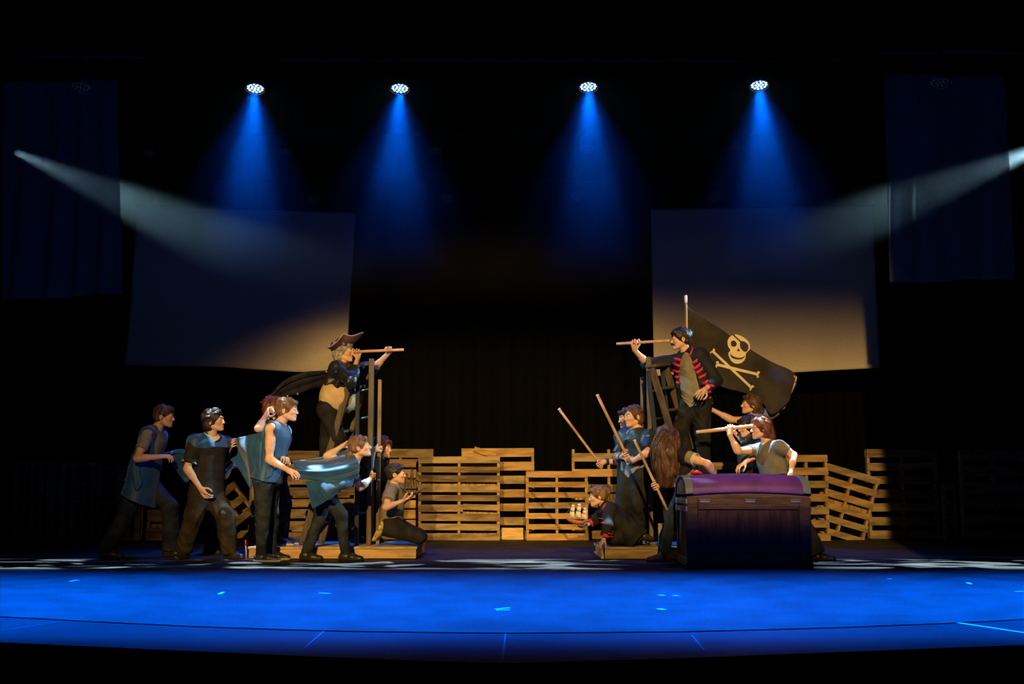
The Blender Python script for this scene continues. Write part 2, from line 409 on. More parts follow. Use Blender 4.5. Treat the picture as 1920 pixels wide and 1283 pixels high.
# ================================================================== HANGING CLOTHS
def canvas_mat(name, col, gauze=0.0):
    m = mat(name, col, 0.9, spec=0.05, var=0.05, vscale=60, bump=0.25, bscale=220)
    if gauze:
        nt = m.node_tree; N = nt.nodes; L = nt.links; b = N['Principled BSDF']; out = next(n for n in N if n.type == 'OUTPUT_MATERIAL')
        tr = N.new('ShaderNodeBsdfTransparent'); mx = N.new('ShaderNodeMixShader'); mx.inputs[0].default_value = gauze
        L.new(b.outputs[0], mx.inputs[1]); L.new(tr.outputs[0], mx.inputs[2]); L.new(mx.outputs[0], out.inputs['Surface'])
    return m
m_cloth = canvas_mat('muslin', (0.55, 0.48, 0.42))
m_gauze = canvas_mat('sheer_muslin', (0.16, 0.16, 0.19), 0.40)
def hung(corners, Y, label, m, seed, fold):
    (tl, tr, br, bl) = corners
    rows = []
    for t in (0, .33, .66, 1):
        r = []
        for s in (0, .2, .4, .6, .8, 1):
            x = (tl[0] * (1 - s) + tr[0] * s) * (1 - t) + (bl[0] * (1 - s) + br[0] * s) * t; y = (tl[1] * (1 - s) + tr[1] * s) * (1 - t) + (bl[1] * (1 - s) + br[1] * s) * t
            r.append((x, y + 2 * math.sin(9 * s + seed) * (t > .9), Y))
        rows.append(r)
    root = empty('hanging_cloth', P(*( (tl[0] + tr[0]) / 2, (tl[1] + tr[1]) / 2, Y))); tag(root, label, 'cloth', 'muslin cloths hung over the stage')
    cloth('sheet', rows, m, root, 90, 70, 0.004, fold, 4.3, 'u', seed)
    a = P(tl[0] - 3, tl[1] - 2, Y); b = P(tr[0] + 3, tr[1] - 2, Y)
    mb = MB(); mb.tube([a, b], 0.018, 8); mb.build('top_batten', m_pipe, root, True)
    for q in (a, (a + b) / 2, b):
        mb = MB(); mb.tube([q, Vector((q.x, q.y, 8.9))], 0.004, 5); mb.build('hanging_wire', m_pipe, root)
hung(((258, 386), (667, 399), (648, 699), (235, 683)), 17.3, 'large tilted pale muslin hung behind the captain with the tricorn hat', m_cloth, 1, 0.012)
hung(((1220, 392), (1636, 387), (1650, 692), (1226, 704)), 17.3, 'large pale muslin hung behind the skull flag, amber lit below', m_cloth, 2.4, 0.012)
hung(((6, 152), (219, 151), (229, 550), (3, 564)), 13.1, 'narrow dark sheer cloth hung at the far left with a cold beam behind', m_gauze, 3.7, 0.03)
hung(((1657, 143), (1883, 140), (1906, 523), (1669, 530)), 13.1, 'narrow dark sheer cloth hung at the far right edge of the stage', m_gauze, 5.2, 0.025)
# ================================================================== PALLETS
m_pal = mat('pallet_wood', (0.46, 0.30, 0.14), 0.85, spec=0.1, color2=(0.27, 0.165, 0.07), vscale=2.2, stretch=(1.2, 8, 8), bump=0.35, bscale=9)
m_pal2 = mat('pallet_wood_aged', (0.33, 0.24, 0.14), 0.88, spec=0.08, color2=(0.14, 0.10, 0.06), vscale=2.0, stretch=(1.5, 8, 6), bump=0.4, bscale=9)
m_pal_g = mat('pallet_wood_grey', (0.38, 0.29, 0.17), 0.88, spec=0.08, color2=(0.22, 0.16, 0.09), vscale=2.4, stretch=(1.5, 8, 6), bump=0.4, bscale=9)
m_pal_w = mat('pallet_wood_warm', (0.56, 0.36, 0.16), 0.85, spec=0.1, color2=(0.40, 0.25, 0.11), vscale=2.6, stretch=(1.2, 8, 8), bump=0.35, bscale=9)
m_pal_d = mat('pallet_wood_stained', (0.24, 0.17, 0.10), 0.88, spec=0.08, color2=(0.10, 0.07, 0.045), vscale=2.0, stretch=(1.2, 8, 8), bump=0.35, bscale=9)
m_pal3 = mat('pallet_wood_stringer', (0.36, 0.25, 0.13), 0.88, spec=0.08, var=0.3, vscale=5, stretch=(6, 6, 1), bump=0.3, bscale=9)
def pallet(label, px0, py0, px1, py1, Y, n=8, tilt=0.0, group='wooden pallets standing along the back', gaps=0.35, mats=None, seed=0, vert=False, stringers=(0.0, 0.5, 1.0), proud=0.0, broken=None, heights=None, base=None, strx=0.0):
    """upright pallet seen from its deck side: px box of the deck at depth Y; tilt in degrees about the view axis"""
    r = random.Random(seed); a = P(px0, py0, Y); b = P(px1, py1, Y)
    W = b.x - a.x; z1 = a.z; z0 = 0.0 if base is None else base; H = z1 - z0
    c = Vector(((a.x + b.x) / 2, Y, (z0 + z1) / 2))
    root = empty('wooden_pallet', (c.x, Y, z0)); tag(root, label, 'pallet', group)
    Rt = Matrix.Rotation(math.radians(tilt), 3, 'Y')
    W2, H2 = (W, H) if not vert else (H, W)
    if vert: Rt = Rt @ Matrix.Rotation(math.radians(90), 3, 'Y')
    tr = lambda x, y, z: c + Rt @ Vector((x, y, z))
    deck = MB(); pitch = H2 / n; bw = pitch * (1 - gaps)
    hs = heights or [((n - 1 - i) * pitch + bw / 2 + (pitch - bw) * (n - 1 - i) / max(1, n - 1) , bw) for i in range(n)]
    for i, (hz, w_) in enumerate(hs):
        z = -H2 / 2 + hz + r.uniform(-.004, .004); ww = w_ + r.uniform(-.012, .008)
        ang = math.radians(r.uniform(-.5, .5)); R2 = Rt @ Matrix.Rotation(ang, 3, 'Y')
        if broken and i == broken[0]:
            s = broken[1] * W2
            deck.box(tr(-W2 / 2 + s / 2, -0.008, z), (s, 0.016, ww), R2, .002)
            s2 = broken[2] * W2; deck.box(tr(W2 / 2 - s2 / 2, -0.008, z + .012), (s2, 0.016, ww * .8), R2 @ Matrix.Rotation(.03, 3, 'Y'), .002)
        else:
            deck.box(tr(r.uniform(-.006, .006), -0.008, z), (W2 + r.uniform(-.01, .01), 0.016, ww), R2, .002)
    M = mats or (m_pal, m_pal3)
    dk = deck.build('slat_panel', [M[0], m_pal_w if M[0] is m_pal else m_pal_g, m_pal_g if M[0] is m_pal else m_pal_d], root)
    per = 26
    cho = [r.choice((0, 0, 1, 2)) for _ in range(len(dk.data.polygons) // per + 1)]
    for k_, pl in enumerate(dk.data.polygons): pl.material_index = cho[k_ // per]
    for s in stringers:
        m = MB(); x = -W2 / 2 + 0.02 + s * (W2 - 0.04); m.box(tr(x, 0.045, strx / 2), (0.038, 0.09, H2 + strx), Rt, .003); m.build('stringer', M[1], root)
    bk = MB(); k = max(3, n // 2)
    for i in range(k):
        z = -H2 / 2 + bw / 2 + (H2 - bw) * i / (k - 1); bk.box(tr(0, 0.099, z), (W2, 0.016, bw), Rt, .002)
    bk.build('back_slat_panel', M[1], root)
    return root
YP = 15.85
# central group
pallet('weathered wide pallet with a broken board, right of the kneeling boy', 785, 856, 937, 1011, YP, 9, gaps=.27, mats=(m_pal2, m_pal3), seed=3, broken=(5, .55, .45))
pallet('bright clean pallet front centre right, left of the crouching child holding the ship', 986, 884, 1103, 1010, YP, 7, gaps=.36, seed=5)
pallet('tall pallet standing behind the weathered one, with a loose board across its top', 865, 841, 1002, 1008, YP + .32, 7, gaps=.36, seed=8, mats=(m_pal, m_pal3))
pallet('pallet behind the kneeling boy and the thin wooden post', 690, 842, 811, 1008, YP + .32, 9, gaps=.12, seed=11, mats=(m_pal, m_pal3))
pallet('open pallet with posts sticking up behind the bright clean pallet', 1072, 850, 1168, 1008, YP + .32, 6, gaps=.42, seed=13, strx=0.055, stringers=(0.0, 0.75))
lb = MB(); A_ = P(889, 842, YP + .28); B_ = P(930, 856, YP + .28); lb.bar(A_, B_, 0.075, 0.018); tag(lb.build('loose_board', m_pal, loc=(A_ + B_) / 2), 'short loose board lying slanted on top of the tall centre pallet', 'board')
pw = MB(); a = P(940, 990, YP + .2); b = P(981, 1009, YP + .2); pw.box(((a.x + b.x) / 2, YP + .2, a.z / 2), (b.x - a.x, .018, a.z), None, .002)
m_ply = mat('plywood_offcut', (0.62, 0.42, 0.20), 0.8, var=.15, vscale=6, stretch=(1, 6, 6)); tag(pw.build('plywood_offcut', m_ply, loc=((a.x + b.x) / 2, YP + .2, 0)), 'small pale plywood offcut on the floor between the weathered and the bright pallets', 'wood panel')
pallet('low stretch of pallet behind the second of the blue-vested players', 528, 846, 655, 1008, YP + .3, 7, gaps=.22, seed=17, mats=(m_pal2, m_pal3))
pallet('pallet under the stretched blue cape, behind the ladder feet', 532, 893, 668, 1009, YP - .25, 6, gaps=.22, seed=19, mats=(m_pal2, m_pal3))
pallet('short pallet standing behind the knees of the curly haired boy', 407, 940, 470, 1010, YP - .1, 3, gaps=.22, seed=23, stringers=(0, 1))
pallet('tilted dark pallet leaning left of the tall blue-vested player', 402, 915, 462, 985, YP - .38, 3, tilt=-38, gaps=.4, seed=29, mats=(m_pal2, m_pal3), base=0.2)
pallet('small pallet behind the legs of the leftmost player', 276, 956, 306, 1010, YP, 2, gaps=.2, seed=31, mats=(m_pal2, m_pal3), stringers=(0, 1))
ps = MB(); ps.box((XW(473, YP - .3, .3), YP - .3, (P(473, 906, YP - .3).z) / 2), (.075, .09, P(473, 906, YP - .3).z), None, .003); tag(ps.build('wooden_post', m_pal3, loc=(XW(473, YP - .3, .3), YP - .3, 0)), 'short upright post beside the tilted pallet, behind the tall blue-vested player', 'post')
# dark left pallets
for k, (x0, x1, y0) in enumerate(((96, 178, 868), (182, 262, 874), (30, 92, 862))):
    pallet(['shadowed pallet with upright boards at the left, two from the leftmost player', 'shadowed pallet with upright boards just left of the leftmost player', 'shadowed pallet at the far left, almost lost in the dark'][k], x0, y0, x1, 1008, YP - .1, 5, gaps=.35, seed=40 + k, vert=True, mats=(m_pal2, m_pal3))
# right group
pallet('amber pallet standing upright just right of the chest', 1472, 853, 1556, 1012, YP - .1, 7, gaps=.42, seed=51)
pallet('amber pallet leaning clockwise, rightmost of the lit ones', 1532, 881, 1638, 1006, YP + .1, 6, tilt=16.5, gaps=.42, seed=53, mats=(m_pal, m_pal3), base=0.02)
pallet('pallet behind the chest between the long haired player and the one with glasses', 1300, 867, 1386, 1008, YP, 6, gaps=.45, seed=57, strx=-.02)
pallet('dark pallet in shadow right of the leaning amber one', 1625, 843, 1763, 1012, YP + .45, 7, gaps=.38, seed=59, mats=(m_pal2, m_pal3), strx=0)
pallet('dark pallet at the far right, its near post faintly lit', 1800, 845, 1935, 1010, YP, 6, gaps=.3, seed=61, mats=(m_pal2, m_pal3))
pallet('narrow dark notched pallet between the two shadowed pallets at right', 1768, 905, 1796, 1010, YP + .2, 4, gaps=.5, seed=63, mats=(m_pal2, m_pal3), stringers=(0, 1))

# ================================================================== PLATFORMS, POSTS
m_plat = mat('platform_wood', (0.46, 0.30, 0.15), 0.75, spec=0.15, var=.22, vscale=3, stretch=(1.2, 8, 8), bump=0.2, bscale=10)
m_plat_top = mat('platform_top', (0.40, 0.29, 0.16), 0.7, spec=0.2, var=.2, vscale=3, stretch=(2, 8, 8))
ZT = 0.125
def platform(x0, x1, y0, y1, label, slats=0):
    root = empty('stage_platform', ((x0 + x1) / 2, (y0 + y1) / 2, 0)); tag(root, label, 'platform')
    m = MB(); m.box(((x0 + x1) / 2, y0 + .02, .006 + .048), (x1 - x0, .038, .096), None, .004); m.build('front_board', m_plat, root)
    m = MB(); m.box(((x0 + x1) / 2, y1 - .02, .054), (x1 - x0, .038, .096), None, .004); m.build('rear_board', m_plat, root)
    for x in (x0 + .019, x1 - .019):
        m = MB(); m.box((x, (y0 + y1) / 2, .054), (.038, y1 - y0 - .08, .096), None, .004); m.build('end_board', m_plat, root)
    m = MB(); k = 7; w = (y1 - y0 + .02) / k
    for i in range(k): m.box(((x0 + x1) / 2, y0 - .01 + w * (i + .5), .102 + .0115), (x1 - x0 + .02, w - .005, .023), None, .003)
    m.build('top', m_plat_top, root)
    if slats:
        s = MB()
        for i in range(5):
            y = y0 + .05 + i * (y1 - y0 - .1) / 4; s.box((x0 - .022, y, .058), (.03, .05, .112), None, .004)
        s.build('end_slats', mat('pale_end_wood', (0.55, .5, .42), .8, var=.2), root)
    return root
platform(XW(466, 11.97), XW(780, 11.97), 11.97, 13.1, 'low brown wooden platform under the left ladder and the kneeling boy')
platform(XW(1134, 11.93), XW(1134, 11.93) + 1.32, 11.93, 13.05, 'low brown wooden platform under the right ladder, partly hidden by the chest', 1)
m_post = mat('dark_post_wood', (0.10, 0.07, 0.045), 0.6, spec=0.35, var=.35, vscale=3, stretch=(6, 6, 1), bump=.25, bscale=10)
m_post2 = mat('warm_post_wood', (0.20, 0.13, 0.07), 0.6, spec=0.3, var=.35, vscale=3, stretch=(6, 6, 1), bump=.25, bscale=10)
def post(px, py_top, Y, w, d, label, m, zb=ZT):
    x = XW(px, Y, 1.2); zt = P(px, py_top, Y).z; b = MB(); b.box((x, Y, (zb + zt) / 2), (w, d, zt - zb), None, .005)
    return tag(b.build('wooden_post', m, loc=(x, Y, zb)), label, 'post')
post(694.5, 673, 12.33, .05, .09, 'tall dark post on the left platform, right beside the ladder top', m_post)
post(710.5, 712, 12.55, .04, .05, 'thinner brown post right of the left ladder, gripped by the curly haired player', m_post2)
post(1206, 708, 12.70, .045, .06, 'outer dark post of the pair on the right platform, nearer the players with sticks', m_post)
post(1218, 670, 12.33, .045, .09, 'taller dark post of the pair on the right platform, touching the ladder', m_post)
bl = MB(); bl.box((XW(1241, 12.45, .2), 12.45, ZT + .11), (.075, .04, .22), None, .004); tag(bl.build('wood_block', m_pal3, loc=(XW(1241, 12.45, .2), 12.45, ZT)), 'short rough wood block standing on the right platform behind the laced boot', 'wood block')

# ================================================================== LADDERS
m_lad = mat('dark_ladder_wood', (0.075, 0.055, 0.038), 0.5, spec=0.4, var=.3, vscale=4, stretch=(6, 6, 1.5), bump=.2, bscale=12)
m_metal = mat('ladder_metal', (0.25, 0.27, 0.3), 0.3, metal=0.9)
m_fibre = mat('ladder_rear_black', (0.03, 0.035, 0.045), 0.3, spec=0.6)
def ladder(label, topA, botA, topB, botB, rearT, rearB, steps, YA, YB, rear_dx=0.0, sgn=1):
    """A-frame step ladder: near rail A, far rail B given by pixels, rear legs steeper"""
    a1 = P(*topA, YA); a0 = P(*botA, YA); b1 = P(*topB, YB); b0 = P(*botB, YB)
    a0 = a1 + (a0 - a1) * ((a1.z - ZT) / (a1.z - a0.z)); b0 = b1 + (b0 - b1) * ((b1.z - ZT) / (b1.z - b0.z))
    root = empty('step_ladder', (a0 + b0) / 2); tag(root, label, 'ladder')
    wid = (b1 - a1).normalized(); up = (a1 - a0).normalized(); fw = wid.cross(up)
    for (p, q) in ((a0, a1), (b0, b1)):
        m = MB(); m.bar(p, q, 0.028, 0.075, up=fw, bev=.004); m.build('side_rail', m_lad, root)
        ft = MB(); ft.box(p + Vector((0, 0, .02)), (.05, .09, .04), None, .006); ft.build('foot', m_fibre, root)
    for t in steps:
        p = a0.lerp(a1, t); q = b0.lerp(b1, t); m = MB(); m.bar(p, q, 0.085 if True else 0, 0.024, up=(0, 0, 1), bev=.003); m.build('step', m_lad, root)
    tp = MB(); tp.bar(a1 - wid * .03 + Vector((0, 0, .02)), b1 + wid * .03 + Vector((0, 0, .02)), .13, .03, up=(0, 0, 1), bev=.005); tp.build('top_cap', m_lad, root)
    r1 = [a1 + Vector((.04 * sgn, 0, -.03)), b1 + Vector((.04 * sgn, 0, -.03))]; r0 = []
    for p, q in zip(r1, (P(*rearB, YA), P(*rearB, YB))):
        q.z = ZT; q.x = p.x + (P(*rearB, YA).x - P(*rearT, YA).x); r0.append(q)
    for p, q in zip(r1, r0):
        m = MB(); m.bar(q, p, .022, .045, up=fw, bev=.004); m.build('rear_leg', m_fibre, root)
    for t in (0.18, .36, .54, .72, .88):
        m = MB(); m.tube([r0[0].lerp(r1[0], t), r0[1].lerp(r1[1], t)], .011, 8); m.build('cross_brace', m_metal, root, True)
    return root
ladder('dark wooden step ladder the captain with the tricorn hat leans on', (664, 690), (566, 1023), (691, 684), (601, 1022), (690, 690), (688, 1020), (.12, .25, .38, .505, .63, .755, .88), 12.28, 12.62, sgn=1)
ladder('dark wooden step ladder the man with the moustache stands on', (1222, 690), (1322, 1020), (1248, 687), (1350, 1020), (1222, 690), (1262, 1020), (.12, .25, .38, .505, .63, .755, .88), 12.25, 12.62, sgn=-1)

# ================================================================== CHEST
m_chest = mat('chest_dark_wood', (0.085, 0.045, 0.032), 0.45, spec=0.4, var=.35, vscale=2.5, stretch=(1.5, 5, 8), bump=.15, bscale=10)
m_panel = mat('chest_panel_wood', (0.07, 0.026, 0.028), 0.5, spec=0.35, var=.5, vscale=3, stretch=(8, 8, 1.0), bump=.15, bscale=10)
m_lid = mat('chest_lid_purple', (0.10, 0.028, 0.27), 0.5, spec=0.3, var=.2, vscale=3, bump=.1, bscale=25)
m_lidband = mat('chest_lid_band', (0.10, 0.13, 0.20), 0.5, spec=0.3)
m_hinge = mat('hinge_steel', (0.42, 0.42, 0.5), 0.3, metal=.8)
YC0, YC1 = 10.72, 11.38
xl, xr = XW(1289, YC0, .3), XW(1520, YC0, .3); zr = P(1400, 934, YC0).z; zc = P(1400, 922, YC0).z
def cpy(py): return P(1400, py, YC0).z
ch = empty('treasure_chest', ((xl + xr) / 2, (YC0 + YC1) / 2, 0)); tag(ch, 'large dark wooden trunk with a domed purple lid, at the front of the stage', 'chest')
W = xr - xl; D = YC1 - YC0; xm = (xl + xr) / 2; ym = (YC0 + YC1) / 2
zb = cpy(934)
m = MB(); m.box((xm, ym, zb / 2 + .01), (W - .05, D - .05, zb - .02), None, .004); m.build('body', m_chest, ch)
def frame(x0, x1, z0, z1, y, nm, mm, t=.03):
    m = MB(); m.box(((x0 + x1) / 2, y, (z0 + z1) / 2), (x1 - x0, t, z1 - z0), None, .006); return m.build(nm, mm, ch)
yf = YC0 + .012
frame(xl, xl + .10, .03, zb, yf, 'corner_stile', m_chest); frame(xr - .10, xr, .03, zb, yf, 'corner_stile', m_chest)
frame(xl + .10, xr - .10, cpy(956), zb, yf, 'top_rail', m_chest); frame(xl + .10, xr - .10, .03, .13, yf, 'bottom_rail', m_chest)
frame(xl + .09, xr - .09, .12, cpy(955), yf + .018, 'front_panel', m_panel, .02)
frame(xl - .015, xr + .015, 0.0, .05, yf - .004, 'base_moulding', m_chest, .05)
for yy, nm in ((YC1 - .012, 'rear_panel'),): frame(xl, xr, .03, zb, yy, nm, m_chest)
m_edge = mat('chest_edge_strip', (0.25, 0.26, 0.3), 0.4, metal=.5)
for sx, x in ((-1, xl), (1, xr)):
    for y in (YC0 + .04, YC1 - .05):
        m = MB(); m.box((x, y, zb / 2 + .01), (.02, .07, zb - .03), None, .004); m.build('side_stile', m_chest, ch)
    for z, h in ((.06, .09), (zb - .10, .05), (zb - .03, .05)):
        m = MB(); m.box((x, ym, z), (.026, D, h), None, .004); m.build('side_rail', m_edge if sx < 0 else m_chest, ch)
    m = MB(); m.box((x - sx * .012, ym, zb / 2), (.012, D - .12, zb - .16), None, .003); m.build('side_panel', m_panel, ch)
# lid: arched along the width at the front edge and domed front to back
def lidz(u, v):  # u 0..1 across, v 0..1 front to back
    arch = 0.035 * (1 - (2 * u - 1) ** 2)
    dome = 0.165 * math.sin(math.pi * min(1, .13 + .87 * v) * .93) if v < 1 else .03
    return zb + .055 + arch + max(0, dome) * (1.0)
def lid_part(u0, u1, nm, mm, off=0.0, v0=0.0, v1=1.0):
    nu, nv = 24, 26; vs = []; fs = []
    for lay in (0, 1):
        for i in range(nu):
            for j in range(nv):
                u = u0 + (u1 - u0) * i / (nu - 1); v_ = v0 + (v1 - v0) * j / (nv - 1)
                y = YC0 - .012 + (D + .024) * (0.5 - 0.5 * math.cos(math.pi * v_)); z = zb + .035 + .028 * (1 - (2 * u - 1) ** 2) + .165 * math.sin(math.pi * v_) ** .8 + off - lay * .02
                vs.append((xl - .012 + (W + .024) * u, y, z))
    n = nu * nv; ix = lambda i, j: i * nv + j
    for i in range(nu - 1):
        for j in range(nv - 1): q = (ix(i, j), ix(i + 1, j), ix(i + 1, j + 1), ix(i, j + 1)); fs += [q, tuple(a + n for a in reversed(q))]
    ring = [ix(i, 0) for i in range(nu)] + [ix(nu - 1, j) for j in range(1, nv)] + [ix(i, nv - 1) for i in range(nu - 2, -1, -1)] + [ix(0, j) for j in range(nv - 2, 0, -1)]
    for k in range(len(ring)): a_, b_ = ring[k], ring[(k + 1) % len(ring)]; fs.append((b_, a_, a_ + n, b_ + n))
    return obj(nm, vs, fs, mm, ch, None, True)
lid_part(0, 1, 'lid', m_lid); lid_part(0, .06, 'lid_band', m_lidband, .008); lid_part(.94, 1, 'lid_band', m_lidband, .008)
# curved board under the lid and lid ends
for nm, y0, th, zA in (('lid_front_board', YC0 - .004, .03, 0),):
    vs = []; fs = []; n = 24
    for i in range(n):
        u = i / (n - 1); x = xl + W * u; zt = zb + .03 + .028 * (1 - (2 * u - 1) ** 2)
        vs += [(x, y0, zb - .002), (x, y0, zt), (x, y0 + th, zb - .002), (x, y0 + th, zt)]
    for i in range(n - 1): a_ = i * 4; b_ = a_ + 4; fs += [(a_, b_, b_ + 1, a_ + 1), (a_ + 2, a_ + 3, b_ + 3, b_ + 2), (a_ + 1, b_ + 1, b_ + 3, a_ + 3), (a_, a_ + 2, b_ + 2, b_)]
    fs += [(0, 1, 3, 2), ((n - 1) * 4, (n - 1) * 4 + 2, (n - 1) * 4 + 3, (n - 1) * 4 + 1)]
    obj(nm, vs, fs, m_chest, ch)
for x in (xl + .01, xr - .01):
    vs = [(x + dx, YC0 + .01 + (D - .02) * (0.5 - .5 * math.cos(math.pi * j / 16)), zb + .03 + .155 * math.sin(math.pi * j / 16) ** .8) for dx in (-.008, .008) for j in range(17)]
    fs = [tuple(range(17)), tuple(range(33, 16, -1))] + [(j, 17 + j, 18 + j, j + 1) for j in range(16)] + [(16, 33, 17, 0)]
    obj('lid_end', vs, fs, m_chest, ch)
for hx in (1321, 1406, 1491):
    x = XW(hx, YC0, zb); hz = cpy(939); m = MB(); m.box((x, YC0 - .008, hz - .006), (.095, .012, .028), None, .003); m.tube([(x - .05, YC0 - .016, hz + .010), (x + .05, YC0 - .016, hz + .010)], .007, 8); m.build('hinge', m_hinge, ch)

# ================================================================== STICKS, SPYGLASSES
m_stick = mat('stick_wood', (0.40, 0.24, 0.13), 0.55, spec=.3, var=.25, vscale=4, stretch=(3, 3, 1))
m_stick2 = mat('spyglass_wood', (0.50, 0.29, 0.15), 0.5, spec=.35, var=.2, vscale=4)
m_tip = mat('stick_end_grain', (0.6, 0.5, 0.38), .7)
STICK = {}
def stick(key, a, b, r, name, label, cat, ends=True, taper=1.0, m_=None):
    A = P(*a); B = P(*b); STICK[key] = (A, B, r)
    root = empty(name, (A + B) / 2); tag(root, label, cat)
    m = MB(); m.tube([A.lerp(B, t) for t in (0, .25, .5, .75, 1)], [r * (1 + (taper - 1) * t) for t in (0, .25, .5, .75, 1)], 14); m.build('shaft', m_ or m_stick, root, True)
    d = (B - A).normalized(); m = MB(); m.tube([A - d * .006, A + d * .014], r * 1.06, 14); m.build('end_cap', m_tip, root, True)
    return root
# ================================================================== IMPLICIT SURFACES (bodies, clothes)
A3 = lambda v: np.array(v, float)
def unit(v):
    v = np.asarray(v, float); return v / (np.linalg.norm(v) + 1e-12)
class Field:
    BIG = 0.08
    def __init__(s, lo, hi, dx):
        s.dx = dx; s.lo = A3(lo) - 3 * dx; n = np.ceil((A3(hi) + 3 * dx - s.lo) / dx).astype(int) + 1
        s.n = n; s.d = np.full(tuple(n), s.BIG, np.float32)
        s.ax = [(s.lo[k] + dx * np.arange(n[k])).astype(np.float32) for k in range(3)]
    def sub(s, lo, hi):
        a = np.maximum(((lo - s.lo) / s.dx).astype(int) - 1, 0); b = np.minimum(((hi - s.lo) / s.dx).astype(int) + 3, s.n)
        if (b <= a).any(): return None
        return tuple(slice(int(a[k]), int(b[k])) for k in range(3))
    def coords(s, sl):
        return s.ax[0][sl[0]][:, None, None], s.ax[1][sl[1]][None, :, None], s.ax[2][sl[2]][None, None, :]
    def comb(s, sl, d, k, op):
        c = s.d[sl]
        if op == 'add':
            if k > 0:
                h = np.clip(0.5 + 0.5 * (c - d) / k, 0, 1); s.d[sl] = c * (1 - h) + d * h - k * h * (1 - h)
            else: s.d[sl] = np.minimum(c, d)
        elif op == 'sub':
            d = -d
            if k > 0:
                h = np.clip(0.5 - 0.5 * (c - d) / k, 0, 1); s.d[sl] = c * (1 - h) + d * h + k * h * (1 - h)
            else: s.d[sl] = np.maximum(c, d)
    def cone(s, a, b, ra, rb, k=0.02, op='add', flat=None, cut=None):
        """tapered capsule; flat=(axis, factor) widens it along axis; cut = list of (point, normal) planes removing the side the normal points to"""
        a = A3(a); b = A3(b); m = max(ra, rb) * (max(1, flat[1]) if flat else 1) + max(k, .01) + .02
        sl = s.sub(np.minimum(a, b) - m, np.maximum(a, b) + m)
        if sl is None: return
        X, Y, Z = s.coords(sl); ab = b - a; L2 = ab @ ab + 1e-9
        px, py, pz = X - a[0], Y - a[1], Z - a[2]
        t = np.clip((px * ab[0] + py * ab[1] + pz * ab[2]) / L2, 0, 1)
        qx, qy, qz = px - t * ab[0], py - t * ab[1], pz - t * ab[2]
        if flat:
            u = unit(flat[0]); w = (qx * u[0] + qy * u[1] + qz * u[2]) * (1 / flat[1] - 1)
            qx = qx + w * u[0]; qy = qy + w * u[1]; qz = qz + w * u[2]
        d = np.sqrt(qx * qx + qy * qy + qz * qz) - (ra + (rb - ra) * t)
        for (pp, nn) in (cut or []):
            nn = unit(nn); d = np.maximum(d, (X - pp[0]) * nn[0] + (Y - pp[1]) * nn[1] + (Z - pp[2]) * nn[2])
        s.comb(sl, d.astype(np.float32), k, op)
    def ell(s, c, r, R=None, k=0.02, op='add'):
        """ellipsoid; R = 3 row axes"""
        c = A3(c); r = A3(r); R = np.eye(3) if R is None else np.asarray(R, float); m = r.max() + max(k, .01) + .02
        sl = s.sub(c - m, c + m)
        if sl is None: return
        X, Y, Z = s.coords(sl); px, py, pz = X - c[0], Y - c[1], Z - c[2]
        q = [(px * R[i][0] + py * R[i][1] + pz * R[i][2]) for i in range(3)]
        k0 = np.sqrt(sum((q[i] / r[i]) ** 2 for i in range(3))); k1 = np.sqrt(sum((q[i] / r[i] ** 2) ** 2 for i in range(3))) + 1e-6
        s.comb(sl, (k0 * (k0 - 1) / k1).astype(np.float32), k, op)
    def halfspace(s, p, n, k=0.0):
        """remove everything on the side n points to"""
        n = unit(n); X, Y, Z = s.coords((slice(None),) * 3)
        d = ((X - p[0]) * n[0] + (Y - p[1]) * n[1] + (Z - p[2]) * n[2]).astype(np.float32); s.d = np.maximum(s.d, d)
    def ripple(s, fn):
        m = np.abs(s.d) < 0.03; i = np.nonzero(m); p = np.stack([s.ax[k][i[k]] for k in range(3)], 1); s.d[i] += fn(p).astype(np.float32)
    def mesh(s):
        d = s.d; ins = d < 0; c = np.zeros(tuple(s.n - 1), np.int8)
        for i in (0, 1):
            for j in (0, 1):
                for k in (0, 1): c += ins[i:s.n[0] - 1 + i, j:s.n[1] - 1 + j, k:s.n[2] - 1 + k]
        act = (c > 0) & (c < 8); ci, cj, ck = np.nonzero(act); nv = len(ci)
        idx = np.full(act.shape, -1, np.int64); idx[ci, cj, ck] = np.arange(nv)
        acc = np.zeros((nv, 3)); cnt = np.zeros(nv)
        E = [((0, 0, 0), (1, 0, 0)), ((0, 1, 0), (1, 1, 0)), ((0, 0, 1), (1, 0, 1)), ((0, 1, 1), (1, 1, 1)), ((0, 0, 0), (0, 1, 0)), ((1, 0, 0), (1, 1, 0)), ((0, 0, 1), (0, 1, 1)), ((1, 0, 1), (1, 1, 1)), ((0, 0, 0), (0, 0, 1)), ((1, 0, 0), (1, 0, 1)), ((0, 1, 0), (0, 1, 1)), ((1, 1, 0), (1, 1, 1))]
        for a, b in E:
            da = d[ci + a[0], cj + a[1], ck + a[2]]; db = d[ci + b[0], cj + b[1], ck + b[2]]; m = (da < 0) != (db < 0)
            t = np.where(m, da / np.where(m, da - db, 1), 0)
            for x in range(3): acc[:, x] += np.where(m, a[x] + t * (b[x] - a[x]), 0)
            cnt += m
        v = (acc / cnt[:, None] + np.stack([ci, cj, ck], 1)) * s.dx + s.lo
        faces = []
